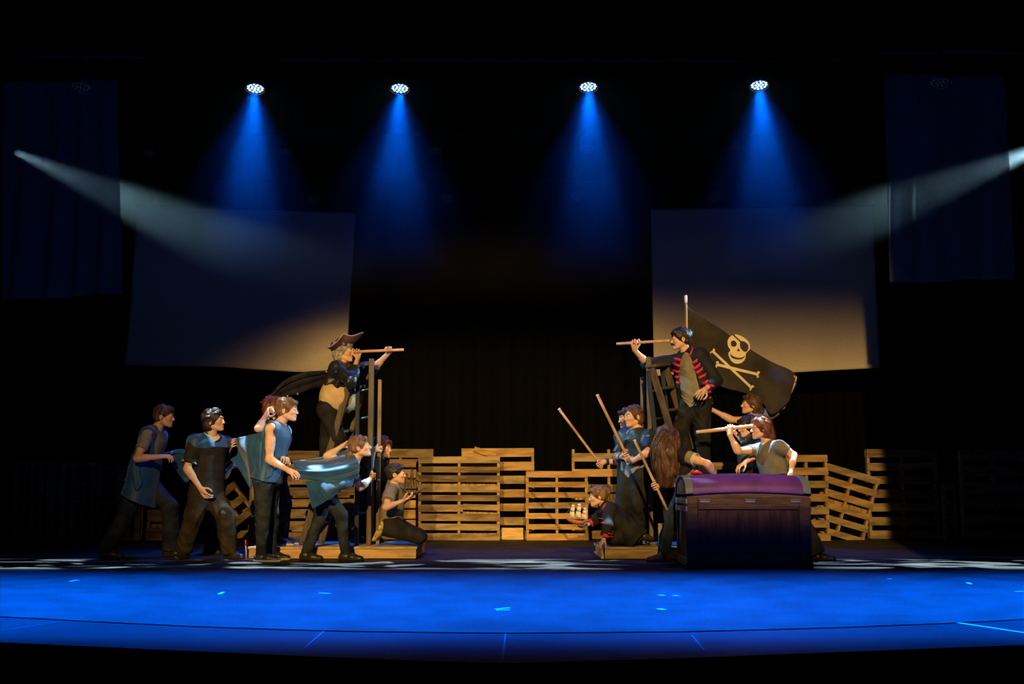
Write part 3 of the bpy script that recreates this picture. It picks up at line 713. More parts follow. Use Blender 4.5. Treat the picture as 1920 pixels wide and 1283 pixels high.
        for ax in range(3):
            o = [(0, 0, 0)] * 4; sl0 = [slice(None)] * 3; sl1 = [slice(None)] * 3; sl0[ax] = slice(0, -1); sl1[ax] = slice(1, None)
            m = ins[tuple(sl0)] != ins[tuple(sl1)]; e = np.nonzero(m); flip = ins[e[0], e[1], e[2]]
            b1, b2 = (ax + 1) % 3, (ax + 2) % 3
            ok = (e[b1] > 0) & (e[b2] > 0) & (e[b1] < s.n[b1] - 1) & (e[b2] < s.n[b2] - 1)
            e = [q[ok] for q in e]; flip = flip[ok]; qs = []
            for (p, q) in ((1, 1), (0, 1), (0, 0), (1, 0)):
                f = [x.copy() for x in e]; f[b1] -= p; f[b2] -= q; qs.append(idx[f[0], f[1], f[2]])
            q = np.stack(qs, 1); q[~flip] = q[~flip][:, ::-1]; faces.append(q)
        f = np.concatenate(faces); f = f[(f >= 0).all(1)]
        # light smoothing
        nb = np.zeros_like(v); nc = np.zeros(len(v)); ee = np.concatenate([f[:, [0, 1]], f[:, [1, 2]], f[:, [2, 3]], f[:, [3, 0]]])
        for x in range(3): nb[:, x] = np.bincount(ee[:, 0], v[ee[:, 1], x], len(v)) + np.bincount(ee[:, 1], v[ee[:, 0], x], len(v))
        nc = np.bincount(ee[:, 0], minlength=len(v)) + np.bincount(ee[:, 1], minlength=len(v))
        v = v * 0.6 + 0.4 * nb / np.maximum(nc, 1)[:, None]
        return v, f
    def build(s, name, material, parent=None, loc=None):
        v, f = s.mesh()
        if len(v) == 0: return None
        base = np.array(absloc(parent)) if parent is not None else (A3(loc) if loc is not None else np.zeros(3))
        me = bpy.data.meshes.new(name); me.vertices.add(len(v)); me.vertices.foreach_set('co', (v - base).astype(np.float32).ravel())
        me.loops.add(len(f) * 4); me.loops.foreach_set('vertex_index', f.astype(np.int32).ravel()); me.polygons.add(len(f))
        me.polygons.foreach_set('loop_start', np.arange(0, len(f) * 4, 4, dtype=np.int32)); me.polygons.foreach_set('loop_total', np.full(len(f), 4, np.int32))
        me.update(calc_edges=True); me.validate(); me.polygons.foreach_set('use_smooth', [True] * len(me.polygons)); me.materials.append(material)
        o = bpy.data.objects.new(name, me); COL.objects.link(o)
        if parent is not None: o.parent = parent
        elif loc is not None: o.location = loc
        return o
def folds(amp=0.006, f=18, d=(0, 0, 1), seed=0.0):
    """soft cloth folds running along d"""
    d = unit(d); a = unit(np.cross(d, [0.3, 0.8, 0.2])); b = np.cross(d, a)
    def fn(p):
        u = p @ a; v = p @ b; w = p @ d
        ph = f * u + 3.0 * np.sin(5 * w + seed) + 2 * np.sin(7 * v + 1.7 * seed)
        return amp * (np.sin(ph) * (0.6 + 0.4 * np.sin(9 * w + 4 * v + seed)) + 0.5 * np.sin(1.3 * f * v + 4 * w + 2 * seed + 2 * np.sin(8 * u)))
    return fn
def strands(amp=0.004, f=90, d=(0, 0, -1), seed=0.0):
    d = unit(d); a = unit(np.cross(d, [0.31, 0.77, 0.2])); b = np.cross(d, a)
    def fn(p):
        u = p @ a; v = p @ b; w = p @ d
        return amp * (np.sin(f * u + 4 * np.sin(6 * w + seed) + 3 * np.sin(14 * v)) * 0.6 + 0.5 * np.sin(f * v + 3 * np.sin(9 * w + 2 * seed)))
    return fn

# ------------------------------------------------------------------ people
m_skin = mat('skin', (0.60, 0.36, 0.25), 0.5, spec=.3, var=.06, vscale=20)
m_skin_p = mat('skin_pale', (0.68, 0.44, 0.33), 0.5, spec=.3, var=.06, vscale=20)
m_eye = mat('eye_white', (0.75, 0.72, 0.68), 0.25, spec=.5); m_iris = mat('iris_dark', (0.03, 0.02, 0.015), 0.2, spec=.5)
m_lips = mat('lips', (0.42, 0.16, 0.13), 0.5)
H_BROWN = mat('hair_brown', (0.075, 0.037, 0.02), 0.45, spec=.35, var=.4, vscale=30, bump=.5, bscale=90, stretch=(1, 1, .3))
H_LIGHT = mat('hair_light_brown', (0.17, 0.095, 0.05), 0.45, spec=.35, var=.4, vscale=30, bump=.5, bscale=90, stretch=(1, 1, .3))
H_DARK = mat('hair_dark', (0.02, 0.013, 0.011), 0.4, spec=.4, var=.4, vscale=30, bump=.5, bscale=90, stretch=(1, 1, .3))
H_RED = mat('hair_auburn', (0.10, 0.032, 0.02), 0.45, spec=.35, var=.4, vscale=30, bump=.5, bscale=90, stretch=(1, 1, .3))
H_GREY = mat('hair_grey_wig', (0.25, 0.24, 0.22), 0.5, spec=.3, var=.4, vscale=30, bump=.6, bscale=70)
def ik(parent, px, py, sg, L):
    """joint on the pixel ray: sg int -1/0/1 = nearer / level / farther than the parent at bone length L, float = depth offset"""
    if isinstance(sg, float): return A3(P(px, py, parent[1] + sg))
    Y = parent[1]
    for _ in range(4):
        q = A3(P(px, py, Y)); d2 = (q[0] - parent[0]) ** 2 + (q[2] - parent[2]) ** 2
        Y = parent[1] + sg * math.sqrt(max(0, L * L - d2))
    return A3(P(px, py, Y))
def hand(Fd, W, d, n, side, s, curl, spread=0.0, thumb=0.5, k=.006, fingers=None):
    """palm and five fingers: d = towards the fingers, n = palm normal, side = towards the thumb"""
    d = unit(d); n = unit(n - d * (n @ d)); side = unit(side - d * (side @ d) - n * (side @ n))
    Fd.cone(W + d * .018 * s + side * .008, W + d * .082 * s + side * .024 * s, .021 * s, .0125 * s, k=.015, flat=(side, 1.15))
    Fd.cone(W + d * .015 * s - side * .006, W + d * .08 * s - side * .022 * s, .019 * s, .0115 * s, k=.015, flat=(side, 1.15))
    base = [(.033, .088, .074), (.0115, .093, .083), (-.0105, .09, .076), (-.0315, .08, .06)]
    for i, (o, b, L) in enumerate(base):
        c = curl[i] if isinstance(curl, (list, tuple)) else curl
        p = W + side * o * s + d * b * s; ang = 0.0; dd = unit(d + side * spread * (1.5 - i) * .25); r = .0088 * s if i < 3 else .0078 * s
        for j, (fr, bend) in enumerate(((.45, 1.0), (.31, 1.15), (.24, .8))):
            ang += math.radians(c * bend); v = dd * math.cos(ang) + n * math.sin(ang); q = p + v * L * fr * s
            Fd.cone(p, q, r, r * .93, k=.003); p = q; r *= .93
    p = W + side * .022 * s + d * .022 * s + n * .006; t1 = unit(side * .75 + d * .6 + n * (.25 + thumb * .5)); q = p + t1 * .045 * s; Fd.cone(p, q, .0145 * s, .0105 * s, k=.008)
    t2 = unit(side * (.35 - thumb * .6) + d * .75 + n * (.2 + thumb * .8)); q2 = q + t2 * .034 * s; Fd.cone(q, q2, .0105 * s, .0095 * s, k=.003)
    t3 = unit(side * (.1 - thumb * .9) + d * .7 + n * (.2 + thumb * .6)); Fd.cone(q2, q2 + t3 * .025 * s, .0095 * s, .008 * s, k=.003)

class Person:
    """continuous body from joints; clothes and hair are child meshes"""
    def __init__(p, label, Y, N, H, face, head, hd, arms, legs, s=1.0, ground=0.0, female=False, skin=None, group=None, hface=None, belly=0.0, neck_r=.052, seed=0, headroll=0.0, torso_w=1.0, dyN=0.0, shw=None, loc=None):
        p.s = s; p.seed = seed; p.female = female; p.Y = Y; p.ground = ground; p.skin = skin or m_skin
        up_ = lambda a: A3((math.cos(math.radians(a)), math.sin(math.radians(a)), 0))
        p.H = A3(P(H[0], H[1], Y)); p.N = A3(P(N[0], N[1], Y + dyN)); p.up = unit(p.N - p.H)
        f = up_(face); p.fwd = unit(f - p.up * (f @ p.up)); p.side = np.cross(p.fwd, p.up)       # side = person's right
        hf = up_(hface if hface is not None else face); p.hfwd = unit(hf); p.hside = np.cross(unit(hf - A3((0, 0, 1)) * hf[2]), A3((0, 0, 1)))
        sw = (shw or (.165 if female else .185)) * s; hw = .085 * s
        p.sh = {'R': p.N - p.up * .055 * s + p.side * sw, 'L': p.N - p.up * .055 * s - p.side * sw}
        p.hip = {'R': p.H + p.hside * hw, 'L': p.H - p.hside * hw}
        # head frame: hd = (yaw deg, pitch deg up)
        p.hc = A3(P(head[0], head[1], Y + dyN + (head[2] if len(head) > 2 else 0)))
        yw, pt = math.radians(hd[0]), math.radians(hd[1])
        F_ = A3((math.cos(yw) * math.cos(pt), math.sin(yw) * math.cos(pt), math.sin(pt))); X_ = unit(np.cross(F_, A3((0, 0, 1)))); U_ = np.cross(X_, F_)
        rr = math.radians(headroll); X2 = X_ * math.cos(rr) + U_ * math.sin(rr); U2 = U_ * math.cos(rr) - X_ * math.sin(rr)
        p.hR = np.array([X2, F_, U2]); p.hs = .97 * s ** .45
        p.arm = {}; p.handspec = {}
        for k_, a in arms.items():
            sh = p.sh[k_] + (A3(a['sh']) if 'sh' in a else 0); p.sh[k_] = sh
            el = ik(sh, *a['el'], a.get('Lu', .285) * s); hs = a.get('hand', {})
            if 'grip' in hs:   # grip point on a bar: wrist placed so the fingers close round it
                ax = unit(A3(hs['axis'])); C = A3(hs['grip']); r = hs.get('r', .014)
                dv = C - el; dv = unit(dv - ax * (dv @ ax)); nv = np.cross(ax, dv) * hs.get('flip', 1)
                W = C - dv * .072 * s - nv * (.016 * s + r); hs = dict(hs); hs['d'] = dv; hs['n'] = nv; hs['side'] = ax * hs.get('thumb_dir', 1)
            else: W = ik(el, *a['wr'], a.get('Lf', .25) * s)
            p.arm[k_] = (sh, el, W); p.handspec[k_] = hs
        p.leg = {}
        for k_, l in legs.items():
            hp = p.hip[k_]
            if 'an' in l:
                an = A3(P(l['an'][0], l['an'][1], Y + l['an'][2])); kn = A3(P(l['kn'][0], l['kn'][1], Y + l['kn'][2])); toe = unit(A3(l['toe']))
            else:
                ax_, dy = l['gx']; Yf = Y + dy; z = ground + .085 * s + l.get('lift', 0); an = A3((XW(ax_, Yf, z), Yf, z))
                kn = A3(P(l['kn'][0], l['kn'][1], Y + l['kn'][2])); t_ = math.radians(l['toe']); toe = A3((math.cos(t_), math.sin(t_), l.get('tz', 0)))
            p.leg[k_] = (hp, kn, an, unit(toe), l)
        # bounds
        pts = [p.H, p.N, p.hc] + [q for a in p.arm.values() for q in a] + [q for a in p.leg.values() for q in a[:3]]
        for k_, a in p.leg.items(): pts.append(a[2] + a[3] * .2 * s)
        pts = np.array(pts); p.lo = pts.min(0) - .24 * s; p.hi = pts.max(0) + .24 * s
        p.base = loc if loc is not None else (float(p.H[0]), float(p.H[1]), ground)
        p.belly = belly; p.neck_r = neck_r; p.tw = torso_w
        p.body(label, group)
    def hp(p, x, y, z): return p.hc + (p.hR.T @ A3((x, y, z))) * p.hs
    def torso(p, Fd, g=0.0, k=.05, lower=True):
        s = p.s; cw = (1.36 if p.female else 1.5) * p.tw; N, H, up = p.N, p.H, p.up; L = np.linalg.norm(N - H)
        Fd.cone(N - up * .13 * s + p.fwd * .005, H + up * .40 * L, .108 * s + g, .095 * s + g, k=k, flat=(p.side, cw))
        Fd.cone(H + up * .40 * L, H + up * .03, .095 * s + g, (.107 if p.female else .10) * s + g, k=k, flat=(p.side, 1.34 if p.female else 1.3))
        Fd.cone(p.sh['R'], p.sh['L'], .052 * s + g, .052 * s + g, k=k)
        Fd.cone(N - up * .03, N - up * .10 * s, .06 * s + g, .09 * s + g, k=k, flat=(p.side, 1.3))
        if p.female: 
            for sg in (-1, 1): Fd.ell(N - up * .2 * s + p.fwd * .055 * s + p.side * sg * .055 * s, np.array((.055, .042, .055)) * s + g, k=.06)
        if p.belly: Fd.ell(H + up * .15 * s + p.fwd * .055, (.19 * s * p.belly + g, .19 * s * p.belly + g, .18 * s * p.belly + g), k=.06)
    def body(p, label, group):
        s = p.s; Fd = Field(p.lo, p.hi, .0045); p.torso(Fd)
        hs = p.hs; R = p.hR; E = lambda c, r, k=.015, op='add': Fd.ell(p.hp(*c), np.array(r) * hs, R, k * 1.0, op)
        Cn = lambda a, b, ra, rb, k=.012: Fd.cone(p.hp(*a), p.hp(*b), ra * hs, rb * hs, k)
        Fd.cone(p.N - p.up * .02, p.hp(0, -.018, -.055), p.neck_r * s * 1.08, p.neck_r * hs * .98, k=.035)
        E((0, -.012, .032), (.073, .094, .08)); E((0, .034, -.012), (.058, .058, .082)); E((0, .05, -.055), (.044, .042, .045))
        for sg in (-1, 1):
            Cn((sg * .05, .0, -.055), (sg * .014, .074, -.09), .022, .017, .02)
            E((sg * .036, .066, -.018), (.024, .022, .022), .02)
            E((sg * .031, .100, .014), (.016, .012, .0125), .01, 'sub')
            E((sg * .031, .083, .013), (.014, .0125, .011), .004)
            E((sg * .077, -.010, -.006), (.009, .019, .032), .006); E((sg * .083, -.004, -.004), (.005, .008, .014), .004, 'sub')
        E((0, .083, .034), (.046, .016, .012), .014)
        Cn((0, .088, .018), (0, .113, -.024), .0075, .0105, .012); E((0, .104, -.029), (.0155, .012, .009), .008)
        E((0, .094, -.053), (.024, .0105, .0065), .006); E((0, .092, -.066), (.021, .0105, .0075), .006); E((0, .083, -.09), (.019, .016, .015), .014)
        for k_, (sh, el, W) in p.arm.items():
            Fd.cone(sh, el, .047 * s, .036 * s, k=.035); Fd.cone(sh + (el - sh) * .35, sh + (el - sh) * .62, .046 * s, .042 * s, k=.02)
            Fd.cone(el, W, .037 * s, .0245 * s, k=.02); Fd.cone(el + (W - el) * .15, el + (W - el) * .4, .04 * s, .035 * s, k=.02)
            h = p.handspec[k_]; fd = unit(W - el); d = A3(h.get('d', fd)); n = A3(h.get('n', (0, 0, -1))); sd = A3(h.get('side', np.cross(d, n)))
            hand(Fd, W, d, n, sd, s * h.get('size', 1.0), h.get('curl', 25), h.get('spread', .2), h.get('thumb', .4))
        for k_, (hp_, kn, an, toe, l) in p.leg.items():
            Fd.cone(hp_, kn, .082 * s, .056 * s, k=.05); Fd.cone(kn, an, .054 * s, .034 * s, k=.02)
            ax = unit(an - kn); back = -toe; Fd.cone(kn + (an - kn) * .18 + back * .012, kn + (an - kn) * .42 + back * .014, .048 * s, .042 * s, k=.02)
            dn = unit(ax - toe * (ax @ toe)) if abs(ax @ toe) < .95 else A3((0, 0, -1))
            if 'an' not in l: dn = A3((0, 0, -1))
            Fd.cone(an + dn * .045 * s - toe * .03 * s, an + dn * .055 * s + toe * .12 * s, .03 * s, .022 * s, k=.03)
        p.root = Fd.build('person', p.skin, None, p.base); tag(p.root, label, 'person', group)
        # face parts
        for sg in (-1, 1):
            m = MB(); m.sphere(p.hp(sg * .031, .0845, .0135), .0125 * hs); e = m.build('eye', m_eye, p.root, True)
            m = MB(); m.sphere(p.hp(sg * .031, .0935, .0135), .0055 * hs); m.build('iris', m_iris, e, True)
        m = MB(); m.tube([p.hp(x, .1035 - abs(x) * .28 - .002, -.0595) for x in (-.022, -.011, 0, .011, .022)], [.002, .0042, .0045, .0042, .002], 8); m.build('lips', m_lips, p.root, True)
    def brows(p, m_, th=.0042):
        for sg in (-1, 1):
            m = MB(); m.tube([p.hp(sg * .014, .1005, .033), p.hp(sg * .03, .0965, .0385), p.hp(sg * .048, .080, .032)], [th * .8, th, th * .5], 8); m.build('eyebrow', m_, p.root, True)
    def hair(p, m_, style='short', amp=.0055, extra=(), seed=0, f=80, vol=0.0, fringe=0.0, sdir=None):
        """extra: list of (pixel or head-local point chain, radii)"""
        pts = [p.hc] ; 
        for ch, rs in extra: pts += [A3(P(*q)) if q[0] > 5 else p.hp(*q) for q in ch]
        pts = np.array(pts); Fd = Field(pts.min(0) - .2, pts.max(0) + .2, .004); hs = p.hs; R = p.hR
        E = lambda c, r, k=.01, op='add': Fd.ell(p.hp(*c), np.array(r) * hs, R, k, op)
        g = .013 + vol
        E((0, -.016, .040), (.075 + g, .094 + g, .081 + g))
        if style in ('long', 'bob', 'curly', 'wig'):
            E((0, -.045, -.03), (.078 + g, .062 + g, .08 + g), .03)
        elif style == 'short': E((0, -.05, -.01), (.068 + g * .6, .052 + g * .5, .06), .02)
        else: E((0, -.045, -.0), (.070 + g * .5, .055 + g * .5, .062), .02)
        E((0, .128, -.045 - fringe), (.092, .105, .105 ), .012, 'sub')
        for sg in (-1, 1): 
            if style not in ('long', 'curly', 'wig'): E((sg * .088, .008, -.02), (.026, .034, .040), .006, 'sub')
        if style == 'short' or style == 'up': E((0, .0, -.10), (.11, .08, .055), .01, 'sub')
        if fringe >= 0 and style != 'bald': Fd.cone(p.hp(-.045, .07, .085), p.hp(.045, .072, .082), .026 * hs, .026 * hs, k=.02)
        rt = random.Random(seed * 7 + 3); curly = style in ('curly', 'wig')
        for _ in range(110 if curly else 46):
            th = rt.uniform(0, 2 * math.pi); ph = math.acos(rt.uniform(-.25 if curly else .15, 1)); dx, dy, dz = math.sin(ph) * math.cos(th), math.sin(ph) * math.sin(th), math.cos(ph)
            if dz < .35 and dy > .25: continue
            r0 = (dx * (.075 + g), -.016 + dy * (.094 + g), .040 + dz * (.081 + g))
            if curly: Fd.ell(p.hp(*r0), np.full(3, rt.uniform(.011, .019) * hs), None, k=.004)
            else:
                L_ = rt.uniform(.018, .034); e = (r0[0] + dx * .008 + rt.uniform(-.012, .012), r0[1] + L_ * (.9 if dy > .2 else -.6), r0[2] + dz * .006 - L_ * .35)
                Fd.cone(p.hp(*r0), p.hp(*e), .009 * hs, .004 * hs, k=.006)
        for ch, rs in extra:
            q = [A3(P(*c)) if c[0] > 5 else p.hp(*c) for c in ch]
            for i in range(len(q) - 1): Fd.cone(q[i], q[i + 1], rs[i], rs[i + 1], k=.02)
        Fd.ripple(strands(amp, f, -p.hR[2] * .8 - p.hR[1] * .5 if sdir is None else sdir, seed))
        return Fd.build('hair', m_, p.root)
    def shirt(p, m_, name='shirt', g=.014, hem=.02, sleeve=(.5, .5), srad=.016, seed=0, amp=.005, hemtilt=None, neck=.06, f=22, loose=0.0, extra=None, open_front=0.0, cutmesh=None, parent=None):
        """hem: metres below the pelvis point; sleeve: fraction of the upper arm (up to 1) or beyond (2 = wrist)"""
        s = p.s; Fd = Field(p.lo, p.hi, .005); p.torso(Fd, g)
        if hem > 0 or loose: Fd.cone(p.H + p.up * .16, p.H - p.up * (hem + .05), .1 * s + g, (.108 + loose) * s + g, k=.04, flat=(p.hside, 1.38))
        hn = -p.up if hemtilt is None else A3(hemtilt); Fd.halfspace(p.H - p.up * hem, hn)
        Fd.ell(p.N + p.up * (.03) + p.fwd * .02, (neck * 1.05 * s, neck * s, neck * 1.0 * s), k=.008, op='sub')
        if open_front:
            a = p.N + p.up * .05 + p.fwd * .16; b = p.H - p.up * (hem + .12) + p.fwd * .17; Fd.cone(a, b, open_front * .55, open_front, k=.01, op='sub', flat=(p.fwd, 2.2))
        if extra: extra(Fd)
        sl = sleeve if isinstance(sleeve, dict) else {'R': sleeve[0], 'L': sleeve[1]}
        for k_, (sh, el, W) in p.arm.items():
            t = sl.get(k_, 0)
            if t <= 0:
                Fd.cone(sh + (el - sh) * -.02 + p.side * (.03 if k_ == 'R' else -.03), sh + (el - sh) * .9, .062 * s, .05 * s, k=.004, op='sub'); continue
            e = sh + (el - sh) * min(t, 1.0); dirn = unit(el - sh)
            Fd.cone(sh, e + dirn * .03 * (t < 1), .05 * s + srad, (.046 if t < 1 else .038) * s + srad, k=.03, cut=[(e, dirn)] if t < 1 else None)
            if t > 1: e2 = el + (W - el) * min(t - 1, 1.0); Fd.cone(el, e2 + unit(W - el) * .03, .04 * s + srad, .03 * s + srad, k=.02, cut=[(e2, W - el)])
        Fd.ripple(folds(amp, f, p.up + p.side * .3, seed + p.seed))
        return Fd.build(name, m_, parent or p.root)
    def pants(p, m_, g=.014, name='trousers', hem=.02, seed=0, amp=.005, waist=.10, wide=0.0, knee=1.0):
        s = p.s; Fd = Field(p.lo, p.hi, .005); L = np.linalg.norm(p.N - p.H)
        Fd.cone(p.H + p.up * waist * s, p.H, .098 * s + g * .8, .104 * s + g, k=.05, flat=(p.hside, 1.3), cut=[(p.H + p.up * waist * s, p.up)])
        for k_, (hp_, kn, an, toe, l) in p.leg.items():
            Fd.cone(hp_, kn, .086 * s + g, (.06 + wide * .5) * s + g * knee, k=.05)
            e = an + unit(an - kn) * hem; Fd.cone(kn, e + unit(an - kn) * .02, (.058 + wide * .5) * s + g * knee, (.042 + wide) * s + g, k=.025, cut=[(e, an - kn)])
        Fd.ripple(folds(amp, 17, (0.2, 0.1, 1), seed + p.seed + 3)); Fd.ripple(lambda q: amp * .45 * np.sin(38 * q[:, 2] + 5 * np.sin(13 * q[:, 0] + 4 * q[:, 2]) + 4 * np.sin(15 * q[:, 1])) * np.sin(6 * q[:, 2] + 9 * q[:, 0]))
        return Fd.build(name, m_, p.root)
    def shoes(p, m_, m_sole=None, boot=0.0, name='shoe', only=None):
        s = p.s
        for k_, (hp_, kn, an, toe, l) in p.leg.items():
            if only and k_ not in only: continue
            ax = unit(an - kn)
            dn = A3((0, 0, -1)) if 'an' not in l else unit(ax - toe * (ax @ toe)) if abs(ax @ toe) < .95 else A3((0, 0, -1))
            sd = np.cross(toe, dn); fl = .085 * s
            q = np.array([an - toe * .1, an + toe * .24, an + dn * .1, an + (kn - an) * boot]); Fd = Field(q.min(0) - .09, q.max(0) + .09, .004)
            base = an + dn * fl
            Fd.cone(an - toe * .035 * s + dn * .055 * s, an + toe * .07 * s + dn * .055 * s, .037 * s, .042 * s, k=.02)
            Fd.cone(an + toe * .07 * s + dn * .058 * s, an + toe * .155 * s + dn * .065 * s, .040 * s, .030 * s, k=.03, flat=(sd, 1.15))
            Fd.cone(an - toe * .018 * s + dn * .03 * s, an - ax * .015, .038 * s, .042 * s, k=.03)
            if boot: Fd.cone(an, an + (kn - an) * boot, .042 * s, .056 * s, k=.03, cut=[(an + (kn - an) * boot, kn - an)])
            import copy as _c
            F2 = Field(q.min(0) - .09, q.max(0) + .09, .004); F2.d = Fd.d - .005
            Fd.halfspace(base - dn * .014, dn); o = Fd.build(name, m_, p.root)
            F2.halfspace(base, dn); F2.halfspace(base - dn * .020, -dn)
            if m_sole is not None: F2.build('sole', m_sole, o)

def tresses(p, m_, guides, count=60, r=.0045, seed=0, name='hair_strands'):
    """loose locks of hair following guide chains: guides = list of (points, spread radius list)"""
    rr = random.Random(seed); mb = MB()
    for g in range(count):
        pts, rad = guides[g % len(guides)]; q = np.array([A3(P(*c)) if c[0] > 5 else p.hp(*c) for c in pts]); n = 9; cl = crom(q, n); ra = np.interp(np.linspace(0, len(rad) - 1, n), range(len(rad)), rad)
        th = rr.uniform(0, 6.28); el = rr.uniform(.65, 1.08); w = rr.uniform(0, 6.28); end = n - rr.randint(0, 2); out = []
        for i in range(end):
            t = i / (n - 1); a = th + .5 * math.sin(3 * t + w)
            out.append(Vector(cl[i]) + Vector((math.cos(a), math.sin(a), 0)) * ra[i] * el + Vector((.006 * math.sin(9 * t + w), .006 * math.cos(8 * t + w), 0)))
        k = len(out); mb.tube(out, [r * (1 - .75 * (i / (k - 1)) ** 2) for i in range(k)], 5)
    return mb.build(name, m_, p.root, True)
# ================================================================== PEOPLE
M_VEST = mat('vest_blue', (0.014, 0.07, 0.18), 0.5, spec=.25, var=.15, vscale=8, bump=.1, bscale=60, sheen=.2)
M_JEAN = mat('denim_dark', (0.018, 0.024, 0.034), 0.8, spec=.15, var=.35, vscale=9, bump=.3, bscale=60)
M_JEAN2 = mat('trousers_brown_black', (0.03, 0.024, 0.018), 0.85, spec=.1, var=.3, vscale=8, bump=.3, bscale=50)
M_BLK = mat('cloth_black', (0.014, 0.014, 0.016), 0.8, spec=.15, var=.3, vscale=9, bump=.3, bscale=50)
M_LEA = mat('leather_black', (0.012, 0.014, 0.018), 0.36, spec=.5, bump=.8, bscale=22)
M_SATIN = mat('satin_black_blue', (0.014, 0.020, 0.030), 0.5, spec=.4, bump=.5, bscale=18)
M_TEE = mat('tee_grey', (0.22, 0.22, 0.22), 0.85, spec=.1, var=.1, vscale=15, bump=.15, bscale=60)
M_TEED = mat('tee_grey_dark', (0.13, 0.125, 0.12), 0.85, spec=.1, var=.12, vscale=15, bump=.2, bscale=50)
M_OLIVE = mat('tee_olive', (0.20, 0.18, 0.11), 0.85, spec=.1, var=.12, vscale=15, bump=.15, bscale=60)
M_TAN = mat('shirt_tan', (0.50, 0.38, 0.20), 0.85, spec=.1, var=.08, vscale=15, bump=.15, bscale=40)
M_BTEE = mat('tee_black', (0.022, 0.021, 0.02), 0.85, spec=.1, var=.15, vscale=15, bump=.15, bscale=60)
M_WHITE = mat('cloth_white', (0.75, 0.75, 0.75), 0.8, spec=.1)
M_RED = mat('braid_red', (0.55, 0.02, 0.06), 0.5, spec=.3)
M_SHOE = mat('shoe_dark', (0.025, 0.022, 0.02), 0.4, spec=.4); M_SOLE = mat('sole_pale', (0.5, 0.48, 0.42), .6); M_SOLED = mat('sole_dark', (0.03, 0.025, 0.02), .6)
M_BOOT = mat('boot_brown', (0.06, 0.035, 0.022), .4, spec=.4, bump=.2, bscale=40)
M_GOLD = mat('button_gold', (0.8, 0.55, 0.25), .3, metal=.8)
M_WRIST = mat('wrist_band', (0.02, 0.02, 0.02), .6)
from mathutils.bvhtree import BVHTree
def bvh(o):
    me = o.data; base = absloc(o); return BVHTree.FromPolygons([v.co + base for v in me.vertices], [tuple(q.vertices) for q in me.polygons])
CAMP = Vector((0, 0, CAMZ))
def surf(t, px, py, off=0.003):
    d = (P(px, py, 10) - CAMP).normalized(); h, n_, i, dist = t.ray_cast(CAMP, d, 60)
    return None if h is None else h - d * off
def strip(name, t, pts, r, m, parent, off=.002, n=12):
    """raised braid or seam laid along the surface below a pixel path"""
    q = crom([(a, b) for a, b in pts], n); w = [surf(t, a, b, off) for a, b in q]; w = [x for x in w if x is not None]
    if len(w) < 2: return None
    mb = MB(); mb.tube(w, r, 8); return mb.build(name, m, parent, True)
def dot(name, t, px, py, r, m, parent):
    w = surf(t, px, py, .002)
    if w is None: return
    mb = MB(); mb.sphere(w, r); mb.build(name, m, parent, True)
def ax_of(key): 
    A, B, r = STICK[key]; return np.array((B - A).normalized())
def on(key, px):
    """point of the stick's axis at pixel column px"""
    A, B, r = STICK[key]; lo, hi = 0.0, 1.0
    f = lambda t: (lambda q: CX + F * q.x / (q.y * CT + (q.z - CAMZ) * ST))(A.lerp(B, t))
    s = 1 if f(1) > f(0) else -1
    for _ in range(30):
        m = (lo + hi) / 2
        if (f(m) - px) * s < 0: lo = m
        else: hi = m
    return np.array(A.lerp(B, lo))
def ony(key, py):
    A, B, r = STICK[key]; lo, hi = 0.0, 1.0
    def f(t):
        q = A.lerp(B, t); fw = q.y * CT + (q.z - CAMZ) * ST; uz = -q.y * ST + (q.z - CAMZ) * CT; return CY - F * uz / fw
    s = 1 if f(1) > f(0) else -1
    for _ in range(30):
        m = (lo + hi) / 2
        if (f(m) - py) * s < 0: lo = m
        else: hi = m
    return np.array(A.lerp(B, lo))

stick('s1', (1048, 767, 12.55), (1129, 876, 12.62), .014, 'wooden_stick', 'leftmost long wooden stick, held out level by a banded wrist', 'stick')
stick('s2', (1120, 741, 12.10), (1184, 873, 12.22), .016, 'wooden_stick', 'upright long stick gripped in both hands by the boy in black', 'stick')
stick('s3', (1190, 826, 11.62), (1251, 957, 11.52), .014, 'wooden_stick', 'long stick held low by the long haired player in boots', 'stick')
stick('g1', (660, 660, 12.40), (757, 656, 12.40), .0155, 'spyglass', 'wooden spyglass the captain with the tricorn hat looks through', 'spyglass', m_=m_stick2)
stick('g2', (1254, 639, 12.40), (1156, 645, 12.55), .0155, 'spyglass', 'wooden spyglass raised by the man with the moustache', 'spyglass', m_=m_stick2)
stick('g3', (1411, 799, 11.84), (1306, 811, 12.02), .020, 'spyglass', 'thicker wooden spyglass held by the player with glasses', 'spyglass', m_=m_stick2)

